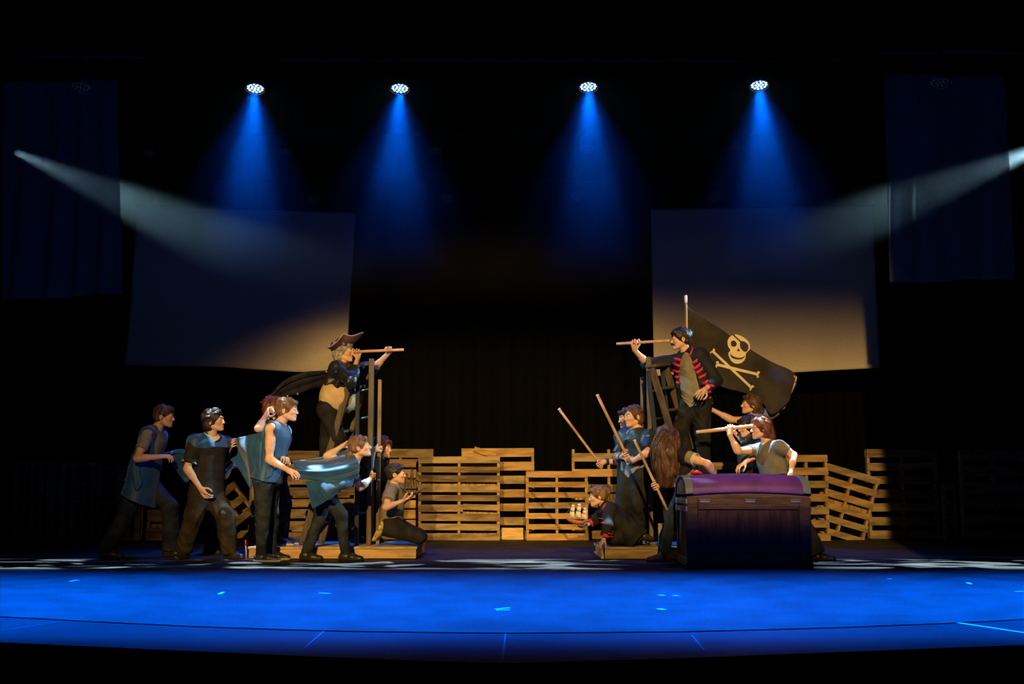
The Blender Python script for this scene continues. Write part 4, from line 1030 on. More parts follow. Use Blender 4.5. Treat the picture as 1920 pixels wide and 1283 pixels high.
# ---- P1 leftmost boy
q = Person('boy leftmost on stage in an open blue vest, lunging right, hands on the cape ahead', 12.3, (291, 806), (268, 903), 0, (307, 782), (2, -4),
    {'R': dict(el=(257, 860, -1), wr=(299, 857, 0), hand=dict(curl=38, n=(0, .4, -1))), 'L': dict(el=(288, 862, 1), wr=(319, 851, 0), hand=dict(curl=30, n=(0, -.3, -1)))},
    {'L': dict(kn=(320, 952, .05), gx=(318, .12), toe=-5), 'R': dict(kn=(230, 978, -.08), gx=(199, -.05), toe=-8)}, s=1.04, seed=1)
q.hair(H_BROWN, 'short', seed=1); q.brows(H_BROWN)
q.shirt(M_TEE, 'shirt', g=.012, hem=.03, sleeve=(.62, .62), seed=1); q.pants(M_JEAN, g=.022, wide=.012, seed=1, amp=.007); q.shoes(M_SHOE, M_SOLED)
vs = q.shirt(M_VEST, 'vest', g=.032, hem=.20, sleeve=(0, 0), seed=2, amp=.006, loose=.05, neck=.085, hemtilt=(-.45, 0, -1), extra=lambda Fd: (Fd.cone(P(303, 800, 12.2), P(303, 850, 12.18), .05, .07, k=.006, op='sub', flat=((0, 1, 0), 2.0)), Fd.cone(P(303, 850, 12.18), P(306, 935, 12.15), .07, .13, k=.006, op='sub', flat=((0, 1, 0), 1.7))))
cloth('vest_tail', [[(262, 830, 12.16), (250, 850, 12.14), (243, 868, 12.16)], [(262, 868, 12.10), (247, 880, 12.08), (236, 893, 12.14)], [(268, 905, 12.08), (255, 921, 12.06), (233, 901, 12.16)]], M_VEST, q.root, 20, 24, .006, .006, 3, 'u', 2)

# ---- P2 curly boy
q = Person('curly haired boy in a black tee with blue light painted on the shoulders, second from the left', 12.1, (395, 820), (387, 930), -38, (402, 791), (-14, 6),
    {'R': dict(el=(351, 879, -1), wr=(375, 915, 0), hand=dict(curl=28, n=(.5, .8, 0))), 'L': dict(el=(418, 868, 1), wr=(430, 842, -1), hand=dict(curl=55, n=(.5, 0, .3)))},
    {'R': dict(kn=(361, 967, -.12), gx=(346, -.05), toe=-105), 'L': dict(kn=(420, 966, -.1), gx=(431, .0), toe=-28)}, s=1.03, seed=4)
q.hair(H_DARK, 'curly', amp=.010, f=55, vol=.008, seed=3, fringe=-.01); q.brows(H_DARK)
q.pants(M_JEAN2, g=.026, wide=.018, seed=2, amp=.008); q.shoes(M_SHOE, M_SOLED)
sh = q.shirt(M_BTEE, 'shirt', g=.022, hem=.02, sleeve=(.78, .78), srad=.026, seed=5, amp=.007, loose=.03, neck=.085)
q.shirt(M_WHITE, 'undershirt', g=.015, hem=-.34, sleeve=(.2, .2), seed=5, neck=.05, amp=.002)
Fy = Field(q.lo, q.hi, .005); q.torso(Fy, .030)  # cool light on the shoulders, put in as a blue cloth layer
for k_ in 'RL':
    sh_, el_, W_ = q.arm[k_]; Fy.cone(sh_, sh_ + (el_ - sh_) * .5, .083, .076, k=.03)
Fy.ell(q.N + q.up * .02 + q.fwd * .06, (.078, .09, .10), k=.006, op='sub'); Fy.halfspace(A3(P(395, 841, 12.1)), (0.05, 0, -1)); Fy.ripple(folds(.005, 22, (0, 0, 1), 5)); Fy.build('blue_light_patch', M_VEST, q.root)
tt = bvh(sh)
strip('collar_trim', tt, [(382, 817), (388, 824), (399, 829), (408, 824)], .006, M_WHITE, q.root)
for k_ in 'RL':
    sh_, el_, W_ = q.arm[k_]; c = Vector(sh_ + (el_ - sh_) * .77); d = Vector(unit(el_ - sh_)); m = MB(); m.tube([c - d * .009, c + d * .009], .0785, 20, cap=False); m.build('sleeve_trim', M_TAN, q.root, True)
cape = cloth('stretched_cape', [[(366, 838, 12.2), (352, 843, 12.25), (331, 843, 12.2), (318, 851, 12.1)], [(360, 862, 12.25), (346, 872, 12.28), (330, 866, 12.2), (320, 858, 12.1)], [(364, 890, 12.25), (350, 905, 12.3), (334, 888, 12.25), (320, 862, 12.1)]], M_VEST, q.root, 40, 30, .006, .012, 3.5, 'v', 3)

# ---- P2b hidden child behind
q = Person('small player mostly hidden behind the curly haired boy', 12.9, (410, 861), (400, 935), 10, (420, 839), (-25, 0),
    {'R': dict(el=(421, 893, -1), wr=(433, 876, 0), hand=dict(curl=50)), 'L': dict(el=(415, 895, 1), wr=(430, 880, 0), hand=dict(curl=40))},
    {'R': dict(kn=(394, 975, -.05), gx=(391, 0.0), toe=-25), 'L': dict(kn=(410, 975, .05), gx=(405, .15), toe=-10)}, s=.88, seed=6)
q.hair(H_BROWN, 'short', seed=6); q.brows(H_BROWN); q.shirt(M_BLK, g=.016, sleeve=(.6, .6), seed=6); q.pants(M_JEAN, g=.012, seed=6); q.shoes(M_SHOE, M_SOLED)

# ---- P3 tall man in blue vest
q = Person('tall man in a sleeveless blue vest leaning forward and holding the next cape', 11.62, (523, 797), (500, 898), -8, (538, 770), (-6, -1),
    {'R': dict(el=(505, 862, -1), wr=(540, 882, -1), hand=dict(curl=42, n=(.1, .5, -.8))), 'L': dict(el=(518, 864, 1), wr=(530, 860, -1), hand=dict(curl=55, n=(0, -.3, -1)))},
    {'R': dict(kn=(493, 965, -.1), gx=(490, -.05), toe=-6), 'L': dict(kn=(508, 962, .1), gx=(509, .22), toe=0)}, s=1.05, seed=9, skin=m_skin_p)
q.hair(H_LIGHT, 'short', seed=9, vol=.004); q.brows(H_BROWN)
q.shirt(M_TEE, g=.010, hem=.04, sleeve=(0, 0), seed=9); q.pants(M_JEAN, g=.012, seed=9, knee=.7); q.shoes(M_SHOE, M_SOLE)
q.shirt(M_VEST, 'vest', g=.026, hem=.02, sleeve=(0, 0), seed=9, amp=.006, neck=.075, loose=.02)
cloth('vest_pulled_back', [[(522, 800, 11.52), (503, 806, 11.52), (478, 814, 11.55), (441, 822, 11.75)], [(510, 820, 11.52), (495, 830, 11.48), (470, 838, 11.52), (444, 836, 11.75)],
    [(513, 862, 11.50), (495, 868, 11.44), (474, 868, 11.48), (452, 856, 11.72)], [(510, 888, 11.44), (497, 895, 11.42), (480, 898, 11.48), (462, 880, 11.68)], [(502, 893, 11.44), (490, 900, 11.42), (478, 910, 11.48), (469, 917, 11.62)]], M_VEST, q.root, 46, 60, .006, .014, 2.6, 'u', 1.2)
cloth('vest_far_panel', [[(441, 824, 11.8), (446, 850, 11.86), (432, 862, 11.9)], [(470, 850, 11.84), (460, 872, 11.88), (448, 880, 11.9)], [(500, 880, 11.8), (480, 900, 11.84), (468, 915, 11.82)]], M_VEST, q.root, 24, 24, .006, .006, 2, 'u', 2.2)

# ---- P3b hidden behind, holding the coat tail
q = Person('player hidden behind the tall man, one raised arm holding up the long coat tail', 12.3, (512, 792), (516, 890), 0, (512, 765), (10, 0),
    {'R': dict(el=(484, 804, -1), wr=(499, 778, 1), hand=dict(curl=60, n=(1, 0, 0))), 'L': dict(el=(500, 830, 1), wr=(509, 800, 0), hand=dict(curl=50))},
    {'R': dict(kn=(529, 948, -.05), gx=(521, -.05), toe=-12), 'L': dict(kn=(533, 945, .1), gx=(531, .12), toe=15)}, s=1.0, ground=ZT, seed=11)
q.hair(H_RED, 'bob', seed=11); q.brows(H_RED); q.shirt(M_BLK, g=.014, sleeve=(.5, .5), seed=11); q.pants(M_BLK, g=.016, seed=11); q.shoes(M_SHOE, M_SOLE)

# ---- P4 leaning ponytail player
q = Person('player with a low ponytail in a blue cape, bent forward against the left ladder', 11.85, (664, 866), (606, 921), 0, (675, 840), (0, 14),
    {'R': dict(sh=(.02, -.03, -.05), el=(676, 914, 1), hand=dict(grip=P(694.5, 894, 12.26), axis=(0, 0, 1), r=.03, curl=58, flip=1)), 'L': dict(el=(613, 856, 1), wr=(640, 838, 0), hand=dict(curl=18, n=(.6, -.3, -.6)))},
    {'R': dict(kn=(640, 966, -.1), gx=(648, -.1), toe=-6), 'L': dict(kn=(598, 975, .05), gx=(574, -.02), toe=-14)}, s=1.0, female=True, seed=13, skin=m_skin_p)
q.hair(H_LIGHT, 'up', seed=13, extra=[([(0, -.09, -.02), (0, -.125, -.05), (0, -.125, -.085)], [.028, .036, .026])]); q.brows(H_LIGHT)
q.shirt(M_TEE, g=.012, hem=.0, sleeve=(.55, .4), seed=13); q.pants(M_JEAN, g=.008, seed=13, knee=.5); q.shoes(M_SHOE, M_SOLED)
q.shirt(M_VEST, 'cape_yoke', g=.018, hem=-.12, sleeve=(.30, .3), srad=.010, seed=14, amp=.006, neck=.07)
cloth('cape', [[(657, 842, 12.08), (630, 852, 12.12), (590, 862, 12.05), (544, 866, 11.7)], [(670, 862, 11.64), (640, 872, 11.60), (600, 876, 11.62), (552, 874, 11.62)],
    [(674, 880, 11.56), (645, 890, 11.54), (610, 892, 11.54), (556, 886, 11.6)], [(670, 896, 11.57), (640, 902, 11.54), (612, 903, 11.56), (560, 897, 11.62)]], M_VEST, q.root, 60, 50, .006, .016, 2.4, 'v', 1.0)
cloth('cape_flap', [[(668, 888, 11.60), (640, 896, 11.54), (605, 900, 11.54), (573, 903, 11.62)], [(664, 900, 11.58), (640, 912, 11.50), (606, 920, 11.50), (578, 924, 11.60)],
    [(660, 908, 11.62), (636, 924, 11.54), (612, 940, 11.54), (588, 953, 11.64)]], M_VEST, q.root, 50, 36, .006, .014, 2.2, 'u', 4.0)

# ---- P5 captain
def tricorn(parent, hp_, m_, m_trim):
    vs = []; fs = []; nt_, nr = 72, 12
    ca, sa = math.cos(math.radians(20)), math.sin(math.radians(20))
    def pt(th, t, lay):
        tip = math.cos(1.5 * (th - math.pi / 2)) ** 2          # 1 at the three tips
        front = max(0, math.sin(th)) ** 4
        r = .080 + t * (.038 + (.085 + .03 * front) * tip ** 1.6); z = .045 + t * (.02 + .095 * (1 - tip ** .8) + (.05 * front) * tip ** 2) - .012 * math.sin(math.pi * t)
        x, y, z = r * math.cos(th) * .95, r * math.sin(th) * 1.12 - .005, z + lay
        return hp_(x, y * ca - (z - .05) * sa * .6, z + y * sa + .012)
    for lay in (0, .006):
        for i in range(nt_):
            for j in range(nr): vs.append(pt(2 * math.pi * i / nt_, j / (nr - 1), lay))
    n = nt_ * nr
    for i in range(nt_):
        for j in range(nr - 1):
            a = i * nr + j; b = ((i + 1) % nt_) * nr + j; fs += [(a, a + 1, b + 1, b), (n + a, n + b, n + b + 1, n + a + 1)]
        a = i * nr + nr - 1; b = ((i + 1) % nt_) * nr + nr - 1; fs.append((a, a + n, b + n, b)); a = i * nr; b = ((i + 1) % nt_) * nr; fs.append((a, b, b + n, a + n))
    brim = obj('hat_brim', vs, fs, m_, parent, None, True)
    m = MB(); m.tube([pt(2 * math.pi * i / 72, 1, .003) for i in range(73)], .006, 6, cap=False); m.build('hat_trim', m_trim, brim, True)
    Fd = Field(hp_(0, 0, .09) - .2, hp_(0, 0, .09) + .2, .004); Fd.ell(hp_(0, -.012, .095), (.092, .092, .078), None); Fd.build('hat_crown', m_, parent)
M_HAT = mat('hat_brown_leather', (0.065, 0.022, 0.018), .45, spec=.4, bump=.2, bscale=30); M_HTRIM = mat('hat_trim', (0.35, .3, .27), .5)
q = Person('captain in a tricorn hat and black coat looking through a spyglass atop the left ladder', 12.46, (643, 686), (618, 768), -5, (645, 661), (-14, 0),
    {'R': dict(el=(657, 716, -1), hand=dict(grip=on('g1', 671), axis=-ax_of('g1'), r=.0155, curl=62, flip=-1)), 'L': dict(el=(700, 692, 1), hand=dict(grip=on('g1', 728), axis=ax_of('g1'), r=.0155, curl=62, flip=1))},
    {'R': dict(kn=(634, 826, -.12), an=(627, 890, -.08), toe=(1, -.1, -.1)), 'L': dict(kn=(614, 832, .1), an=(610, 905, .08), toe=(1, 0, -.1))}, s=1.0, seed=17, belly=1.0)
q.hair(H_GREY, 'wig', amp=.009, f=60, vol=.006, seed=17); q.brows(H_GREY)
q.shirt(M_TAN, 'shirt', g=.014, hem=-.02, sleeve=(.3, .3), seed=17, amp=.006); q.pants(M_BLK, g=.02, seed=17, wide=.01); q.shoes(M_SHOE, M_SOLED)
ct = q.shirt(M_LEA, 'coat', g=.034, hem=-.26, sleeve={'R': 1.55, 'L': 1.2}, srad=.026, seed=18, amp=.012, neck=.06, f=40, open_front=.0)
tricorn(q.root, q.hp, M_HAT, M_HTRIM)
tail = cloth('coat_tail', [[(634, 690, 12.35), (608, 695, 12.42), (570, 699, 12.45), (534, 714, 12.4), (509, 742, 12.3)], [(622, 705, 12.45), (600, 710, 12.52), (565, 718, 12.5), (532, 730, 12.42), (506, 748, 12.3)],
    [(612, 724, 12.55), (590, 728, 12.6), (560, 738, 12.52), (535, 743, 12.42), (504, 751, 12.3)]], M_BLK, q.root, 60, 24, .006, .012, 2.5, 'v', 2.0)
for (x, y) in ((504, 749), (505, 755), (521, 746), (539, 743), (558, 739), (612, 697)):
    m = MB(); m.sphere(P(x, y, 12.28), .011); m.build('stud', M_GOLD, q.root, True)

# ---- P6 curly haired behind post
q = Person('curly haired player in black gripping the thin brown post behind the kneeling boy', 12.88, (711, 864), (694, 940), -5, (717, 842), (-25, 0),
    {'R': dict(el=(690, 893, -1), hand=dict(grip=P(710.5, 843, 12.55), axis=(0, 0, 1), r=.024, curl=60, flip=1)), 'L': dict(el=(706, 900, 1), wr=(704, 880, -1), hand=dict(curl=50))},
    {'R': dict(kn=(684, 980, -.1), gx=(668, -.1), toe=-10), 'L': dict(kn=(696, 980, .02), gx=(690, .05), toe=0)}, s=.94, ground=ZT, seed=19, female=True)
q.hair(H_RED, 'curly', amp=.012, f=50, vol=.016, seed=19, extra=[([(.07, -.01, -.03), (.09, .0, -.10), (.085, .02, -.17)], [.035, .036, .025]), ([(-.07, -.01, -.03), (-.09, .0, -.10), (-.085, .02, -.17)], [.035, .036, .025])])
q.brows(H_RED); q.shirt(M_BLK, g=.02, sleeve=(1.3, 1.3), seed=19); q.pants(M_BLK, g=.02, seed=19); q.shoes(M_SHOE, M_SOLED)

# ---- P7 kneeling boy
q = Person('boy in an olive tee kneeling on the left platform and holding a dark model ship', 12.2, (739, 913), (735, 984), -4, (742, 890), (0, 3),
    {'R': dict(el=(723, 952, -1), wr=(754, 940, 0), hand=dict(curl=24, n=(0, .2, 1))), 'L': dict(el=(745, 950, 1), wr=(762, 938, 0), hand=dict(curl=24, n=(0, -.2, 1)))},
    {'R': dict(kn=(785, 1007, -.1), an=(722, 994, -.12), toe=(-.45, 0, -.85)), 'L': dict(kn=(788, 1006, .1), an=(727, 992, .06), toe=(-.4, 0, -.85))}, s=.86, ground=ZT, seed=21, neck_r=.05)
q.hair(H_DARK, 'short', amp=.002, f=120, vol=-.004, seed=21); q.brows(H_DARK)
q.shirt(M_OLIVE, g=.018, hem=.03, sleeve=(.62, .62), srad=.026, seed=21, loose=.015, amp=.007); q.pants(M_BLK, g=.018, seed=21, wide=.01)
M_SNK = mat('sneaker_yellow', (0.45, 0.36, 0.14), .6, color2=(0.12, 0.09, 0.04), vscale=22); q.shoes(M_SNK, mat('sneaker_sole', (0.6, 0.5, 0.25), .7, color2=(.15, .12, .05), vscale=35))

# ---- P8 boy in black with stick
q = Person('boy in black with a fringe holding a long stick upright in both fists', 12.42, (1196, 807), (1190, 895), -140, (1188, 782), (-152, -5),
    {'R': dict(el=(1158, 856, 0), hand=dict(grip=ony('s2', 855), axis=-ax_of('s2'), r=.016, curl=64, flip=1)), 'L': dict(el=(1213, 850, -1), hand=dict(grip=ony('s2', 865), axis=-ax_of('s2'), r=.016, curl=64, flip=-1))},
    {'R': dict(kn=(1168, 948, -.1), gx=(1166, .02), toe=-150), 'L': dict(kn=(1196, 950, -.12), gx=(1194, .0), toe=-130)}, s=1.02, ground=ZT, seed=23)
q.hair(H_BROWN, 'bob', seed=23, fringe=-.03, amp=.003); q.brows(H_BROWN)
q.shirt(M_TEE, 'undershirt', g=.012, hem=.06, sleeve=(.3, .3), seed=24); sh = q.shirt(M_SATIN, 'tunic', g=.020, hem=-.02, sleeve=(.85, .85), srad=.016, seed=23, neck=.07, amp=.009, f=30)
tt = bvh(sh)
for pth in ([(1178, 880), (1182, 868)], [(1190, 882), (1191, 872)], [(1199, 880), (1198, 868)]): strip('red_trim', tt, pth, .006, M_RED, q.root, n=4)
q.pants(M_BLK, g=.022, wide=.012, seed=23, amp=.008); q.shoes(M_SHOE, M_SOLED)
for k_ in 'R':
    sh_, el_, W_ = q.arm[k_]; m = MB(); c = Vector(W_ + (el_ - W_) * .15); d = Vector(unit(el_ - W_)); m.tube([c, c + d * .05], .031, 16); m.build('wrist_band', M_WRIST, q.root, True)

# ---- P8b behind
q = Person('player half hidden behind the boy with the upright stick, arm with dark bands stretched left', 12.90, (1180, 810), (1182, 895), -150, (1177, 786), (-160, -6),
    {'R': dict(el=(1180, 850, 1), wr=(1190, 875, 0), hand=dict(curl=50)), 'L': dict(sh=(-.08, 0, -.02), el=(1166, 866, -1), hand=dict(grip=ony('s1', 872), axis=-ax_of('s1'), r=.014, curl=64, flip=1))},
    {'R': dict(kn=(1172, 948, -.05), gx=(1172, .0), toe=-150), 'L': dict(kn=(1184, 950, -.1), gx=(1186, .0), toe=-150)}, s=.98, ground=ZT, seed=25)
q.hair(H_DARK, 'short', seed=25); q.brows(H_DARK); q.shirt(M_SATIN, g=.020, sleeve=(.95, .95), srad=.022, seed=25, amp=.009); q.pants(M_BLK, g=.016, seed=25); q.shoes(M_SHOE, M_SOLED)
sh_, el_, W_ = q.arm['L']; d = Vector(unit(el_ - W_))
for t in (.10, .42): m = MB(); c = Vector(W_) + d * (t * .25); m.tube([c, c + d * .03], .036, 16); m.build('arm_band', M_WRIST, q.root, True)

# ---- P9 child with bun
q = Person('child with a hair bun in a black coat with red trim, crouching low', 12.15, (1133, 949), (1174, 994), 180, (1122, 932), (180, -6),
    {'L': dict(el=(1140, 986, -1), wr=(1133, 1010, 0), hand=dict(curl=30, n=(.3, .3, -1), d=(-.55, -.1, -.8))), 'R': dict(el=(1118, 975, 0), wr=(1106, 982, 0), hand=dict(curl=22, n=(0, 0, 1)))},
    {'L': dict(kn=(1150, 1011, -.1), an=(1196, 1010, -.08), toe=(.9, 0, -.4)), 'R': dict(kn=(1155, 1010, .12), an=(1198, 1009, .1), toe=(.9, 0, -.4))}, s=.80, ground=ZT, seed=27, neck_r=.045)
q.hair(H_LIGHT, 'up', amp=.002, seed=27, extra=[([(0, -.10, .045), (0, -.125, .05)], [.035, .034])]); q.brows(H_LIGHT)
q.pants(M_BLK, g=.02, seed=27); q.shoes(M_SHOE, M_SOLED)
ct = q.shirt(M_BLK, 'coat', g=.026, hem=.14, sleeve=(1.85, 1.85), srad=.022, seed=27, loose=.07, amp=.007, neck=.05)
for k_ in 'LR':
    sh_, el_, W_ = q.arm[k_]; d = Vector(unit(W_ - el_))
    for t in (.70, .82): m = MB(); c = Vector(el_ + (W_ - el_) * t); m.tube([c - d * .008, c + d * .008], .047, 16, cap=False); m.build('cuff_trim', M_RED, q.root, True)
tt = bvh(ct); strip('collar_trim', tt, [(1136, 945), (1131, 953), (1126, 962)], .009, M_RED, q.root)
for pth in ([(1122, 972), (1130, 973)], [(1124, 980), (1132, 981)], [(1140, 1000), (1154, 1003)], [(1141, 1006), (1156, 1008)]): strip('red_braid', tt, pth, .007, M_RED, q.root, n=4)
for d_ in ((1148, 996), (1153, 999), (1158, 1004)): dot('gold_button', tt, *d_, .006, M_GOLD, q.root)

# ---- P10 long haired player
q = Person('player whose long brown hair hides the face, bent left with a low stick', 11.72, (1266, 842), (1293, 905), 180, (1252, 828), (200, -22),
    {'L': dict(sh=(.03, -.02, -.02), el=(1326, 870, -1), wr=(1341, 896, 1), hand=dict(curl=25, n=(0, 0, -1))), 'R': dict(el=(1274, 905, 0), hand=dict(grip=ony('s3', 912), axis=-ax_of('s3'), r=.014, curl=62, flip=1))},
    {'R': dict(kn=(1259, 966, -.12), gx=(1246, -.1), toe=184), 'L': dict(kn=(1298, 975, .1), gx=(1310, .2), toe=170)}, s=.98, female=True, seed=29)
q.shirt(M_OLIVE, g=.012, hem=.03, sleeve=(.55, .5), seed=29, amp=.004); q.pants(M_JEAN, g=.008, seed=29, knee=.6, hem=.1); q.shoes(M_BOOT, M_SOLED, boot=.55)
q.shirt(M_BLK, 'vest', g=.024, hem=-.10, sleeve=(.35, .2), srad=.024, seed=30, amp=.006, neck=.075)
q.hair(H_BROWN, 'long', amp=.011, f=62, sdir=(0, 0, -1), seed=29, vol=.004, extra=[([(1249, 812, 11.72), (1244, 840, 11.62), (1241, 875, 11.60), (1245, 908, 11.62)], [.09, .10, .085, .045]), ([(1258, 818, 11.66), (1256, 850, 11.56), (1257, 885, 11.56), (1251, 906, 11.6)], [.08, .09, .07, .04]), ([(1240, 815, 11.76), (1234, 850, 11.68), (1232, 880, 11.68)], [.06, .055, .035])])
tresses(q, H_BROWN, [([(1250, 806, 11.70), (1244, 830, 11.62), (1240, 865, 11.60), (1244, 912, 11.62)], [.07, .11, .10, .05]), ([(1258, 808, 11.66), (1258, 840, 11.58), (1257, 880, 11.57), (1250, 914, 11.6)], [.06, .09, .085, .05]), ([(1244, 808, 11.74), (1235, 840, 11.68), (1232, 870, 11.66), (1237, 905, 11.66)], [.06, .07, .06, .04])], 190, .0065, 5)
sh_, el_, W_ = q.arm['L']; d = Vector(unit(el_ - sh_))
for t in (.46, .5, .54): m = MB(); c = Vector(sh_ + (el_ - sh_) * t); m.tube([c - d * .003, c + d * .003], .067, 18, cap=False); m.build('sleeve_stripe', M_WHITE, q.root, True)
sh_, el_, W_ = q.arm['R']; d = Vector(unit(el_ - W_)); m = MB(); m.tube([Vector(W_) + d * .03, Vector(W_) + d * .12], .035, 16); m.build('lace_cuff', M_BLK, q.root, True)
m = MB(); m.tube([P(1296, 888, 11.55), P(1307, 885, 11.52), P(1318, 889, 11.56)], [.012, .02, .012], 10); m.build('red_sash', M_RED, q.root, True)

# ---- P11 man with moustache
q = Person('man with a moustache in a black jacket with red braid, standing atop the right ladder', 12.48, (1288, 663), (1305, 752), -148, (1277, 637), (183, -3),
    {'R': dict(el=(1214, 682, 0), hand=dict(grip=on('g2', 1189), axis=-ax_of('g2'), r=.0155, curl=64, flip=-1)), 'L': dict(el=(1342, 714, -1), wr=(1322, 730, -1), hand=dict(curl=22, n=(.2, .9, -.3)))},
    {'R': dict(kn=(1277, 803, -.2), an=(1290, 868, -.05), toe=(-1, -.2, 0)), 'L': dict(kn=(1318, 828, -.02), an=(1322, 905, .05), toe=(-.8, -.5, 0))}, s=1.05, seed=31)
q.hair(H_DARK, 'short', seed=31, vol=.003); q.brows(H_DARK, .005)
m = MB(); m.tube([q.hp(-.042, .078, -.066), q.hp(-.030, .098, -.05), q.hp(0, .110, -.042), q.hp(.030, .098, -.05), q.hp(.042, .078, -.066)], [.004, .0105, .009, .0105, .004], 10); m.build('moustache', H_DARK, q.root, True)
q.shirt(M_OLIVE, g=.014, hem=.06, sleeve=(.3, .3), seed=31, amp=.006, loose=.02); q.pants(M_BLK, g=.02, seed=31, amp=.007); q.shoes(M_SHOE, M_SOLED)
JX = Field(q.lo, q.hi, .005)
M_JKT = mat('jacket_black', (0.012, 0.012, 0.016), .7, spec=.2, bump=.2, bscale=60)
def opening(Fd):
    # front opening measured along the shirt: from the collar to a wide hem
    a = A3(P(1285, 655, 12.3)); b = A3(P(1288, 705, 12.3)); c = A3(P(1290, 770, 12.3))
    Fd.cone(a, b, .035, .105, k=.004, op='sub', flat=((0, 1, 0), 2.3)); Fd.cone(b, c, .105, .20, k=.004, op='sub', flat=((0, 1, 0), 1.6))
ct = q.shirt(M_JKT, 'jacket', g=.034, hem=.02, sleeve={'R': 1.12, 'L': 1.75}, srad=.03, seed=32, amp=.006, neck=.06, extra=opening)
tt = bvh(ct)
for a in ([(1264, 672), (1277, 676)], [(1262, 682), (1276, 687)], [(1260, 695), (1275, 698)], [(1260, 705), (1273, 708)], [(1260, 716), (1272, 718)], [(1260, 727), (1269, 728)]): strip('red_braid', tt, a, .0165, M_RED, q.root, .001, 5); dot('gold_button', tt, a[0][0] + 1, a[0][1] - 1, .008, M_GOLD, q.root)
for a in ([(1297, 684), (1307, 676)], [(1301, 693), (1312, 684)], [(1306, 700), (1317, 692)], [(1310, 709), (1323, 703)], [(1316, 720), (1326, 716)]): strip('red_braid', tt, a, .0165, M_RED, q.root, .001, 5); dot('gold_button', tt, a[1][0], a[1][1] - 2, .008, M_GOLD, q.root)
strip('collar_trim', tt, [(1299, 652), (1296, 662), (1290, 675)], .012, M_RED, q.root, .001)
for a in ([(1318, 719), (1330, 722), (1339, 725)], [(1326, 736), (1335, 734)], [(1330, 746), (1337, 744)]): strip('cuff_braid', tt, a, .012, M_RED, q.root, .001, 5)
sh_, el_, W_ = q.arm['R']; d = Vector(unit(W_ - el_)); c = Vector(el_ + (W_ - el_) * .08)
m = MB(); m.tube([c - d * .012, c + d * .012], .062, 18, cap=False); m.build('cuff_braid', M_RED, q.root, True)
cloth('jacket_tail', [[(1330, 690, 12.5), (1336, 700, 12.55), (1344, 712, 12.6)], [(1332, 715, 12.5), (1338, 722, 12.55), (1344, 728, 12.6)], [(1331, 745, 12.5), (1337, 746, 12.55), (1342, 744, 12.6)]], M_JKT, q.root, 16, 20, .006, .005, 2, 'u')

# ---- P12 woman reaching
q = Person('woman reaching her bare forearm to the man on the ladder, below the skull flag', 13.0, (1420, 783), (1428, 870), 185, (1408, 760), (186, 6),
    {'L': dict(el=(1371, 787, -1), wr=(1338, 770, 0), hand=dict(curl=20, n=(0, .5, -.7))), 'R': dict(el=(1466, 762, 1), wr=(1488, 721, 0), hand=dict(curl=55, n=(-.6, -.3, 0), d=(.15, -.1, 1)))},
    {'L': dict(kn=(1424, 945, -.1), gx=(1420, 0.0), toe=180), 'R': dict(kn=(1436, 945, .1), gx=(1440, .1), toe=180)}, s=.98, female=True, seed=33)
q.hair(H_BROWN, 'long', seed=33, amp=.005, extra=[([(0, -.08, .0), (.0, -.11, -.06), (0, -.10, -.13)], [.05, .05, .03])]); q.brows(H_BROWN)
q.shirt(M_OLIVE, g=.014, sleeve=(.8, .5), srad=.03, seed=33); q.pants(M_BLK, seed=33); q.shoes(M_SHOE, M_SOLED); q.shirt(M_BLK, 'vest', g=.026, hem=.05, sleeve=(0, 0), seed=34, neck=.08)

# ---- P13
M_TEAL = mat('satin_teal', (0.06, 0.16, 0.20), .35, spec=.5, var=.2, vscale=10)
q = Person('dark haired player squeezed behind the one with glasses, arm made pale for the cold light, reaching over the chest', 12.45, (1408, 825), (1406, 885), 185, (1402, 801), (190, -10),
    {'L': dict(sh=(.06, -.03, -.03), el=(1424, 850, -1), wr=(1399, 866, 0), hand=dict(curl=18, spread=1.2, n=(0, .3, -1))), 'R': dict(el=(1397, 828, 0), wr=(1377, 811, 0), hand=dict(curl=60))},
    {'L': dict(kn=(1400, 955, -.1), gx=(1402, 0.0), toe=190), 'R': dict(kn=(1410, 955, .1), gx=(1414, .1), toe=190)}, s=.92, female=True, seed=35, skin=m_skin_p)  # paler skin colour stands in for the cold light on the arm
q.hair(H_DARK, 'long', seed=35, vol=.004, extra=[([(.03, -.06, .0), (.05, -.03, -.1), (.05, 0, -.16)], [.05, .05, .035])]); q.brows(H_DARK)
q.shirt(M_TEAL, g=.016, sleeve=(.4, .3), seed=35); q.pants(M_BLK, seed=35); q.shoes(M_SHOE, M_SOLED)
strip('red_braid', bvh(q.root), [(1411, 862), (1412, 885)], .012, M_RED, q.root)

# ---- P14 glasses
q = Person('player with glasses and a grey tee looking through a spyglass behind the chest', 11.88, (1441, 831), (1455, 905), -155, (1428, 804), (181, -2),
    {'R': dict(el=(1384, 846, -1), hand=dict(grip=on('g3', 1368), axis=-ax_of('g3'), r=.02, curl=60, flip=-1)), 'L': dict(el=(1488, 854, 0), wr=(1483, 887, -1), hand=dict(curl=15, n=(-.3, .3, -.8), d=(-.3, -.2, -.9)))},
    {'R': dict(kn=(1440, 972, -.08), gx=(1425, .0), toe=190), 'L': dict(kn=(1502, 975, -.05), gx=(1531, -.12), toe=-20)}, s=1.0, female=True, seed=37)
q.hair(H_RED, 'long', seed=37, vol=.002, amp=.005, extra=[([(0, -.06, .0), (0, -.08, -.08), (.01, -.06, -.16)], [.065, .065, .04])]); q.brows(H_BROWN)
q.shirt(M_TEED, g=.012, hem=.03, sleeve=(.5, .5), srad=.018, seed=37, amp=.005); q.pants(M_BLK, g=.02, wide=.02, seed=37); q.shoes(M_SHOE, M_SOLED)
M_GLS = mat('glasses_black', (.01, .01, .01), .3)
gm = MB()
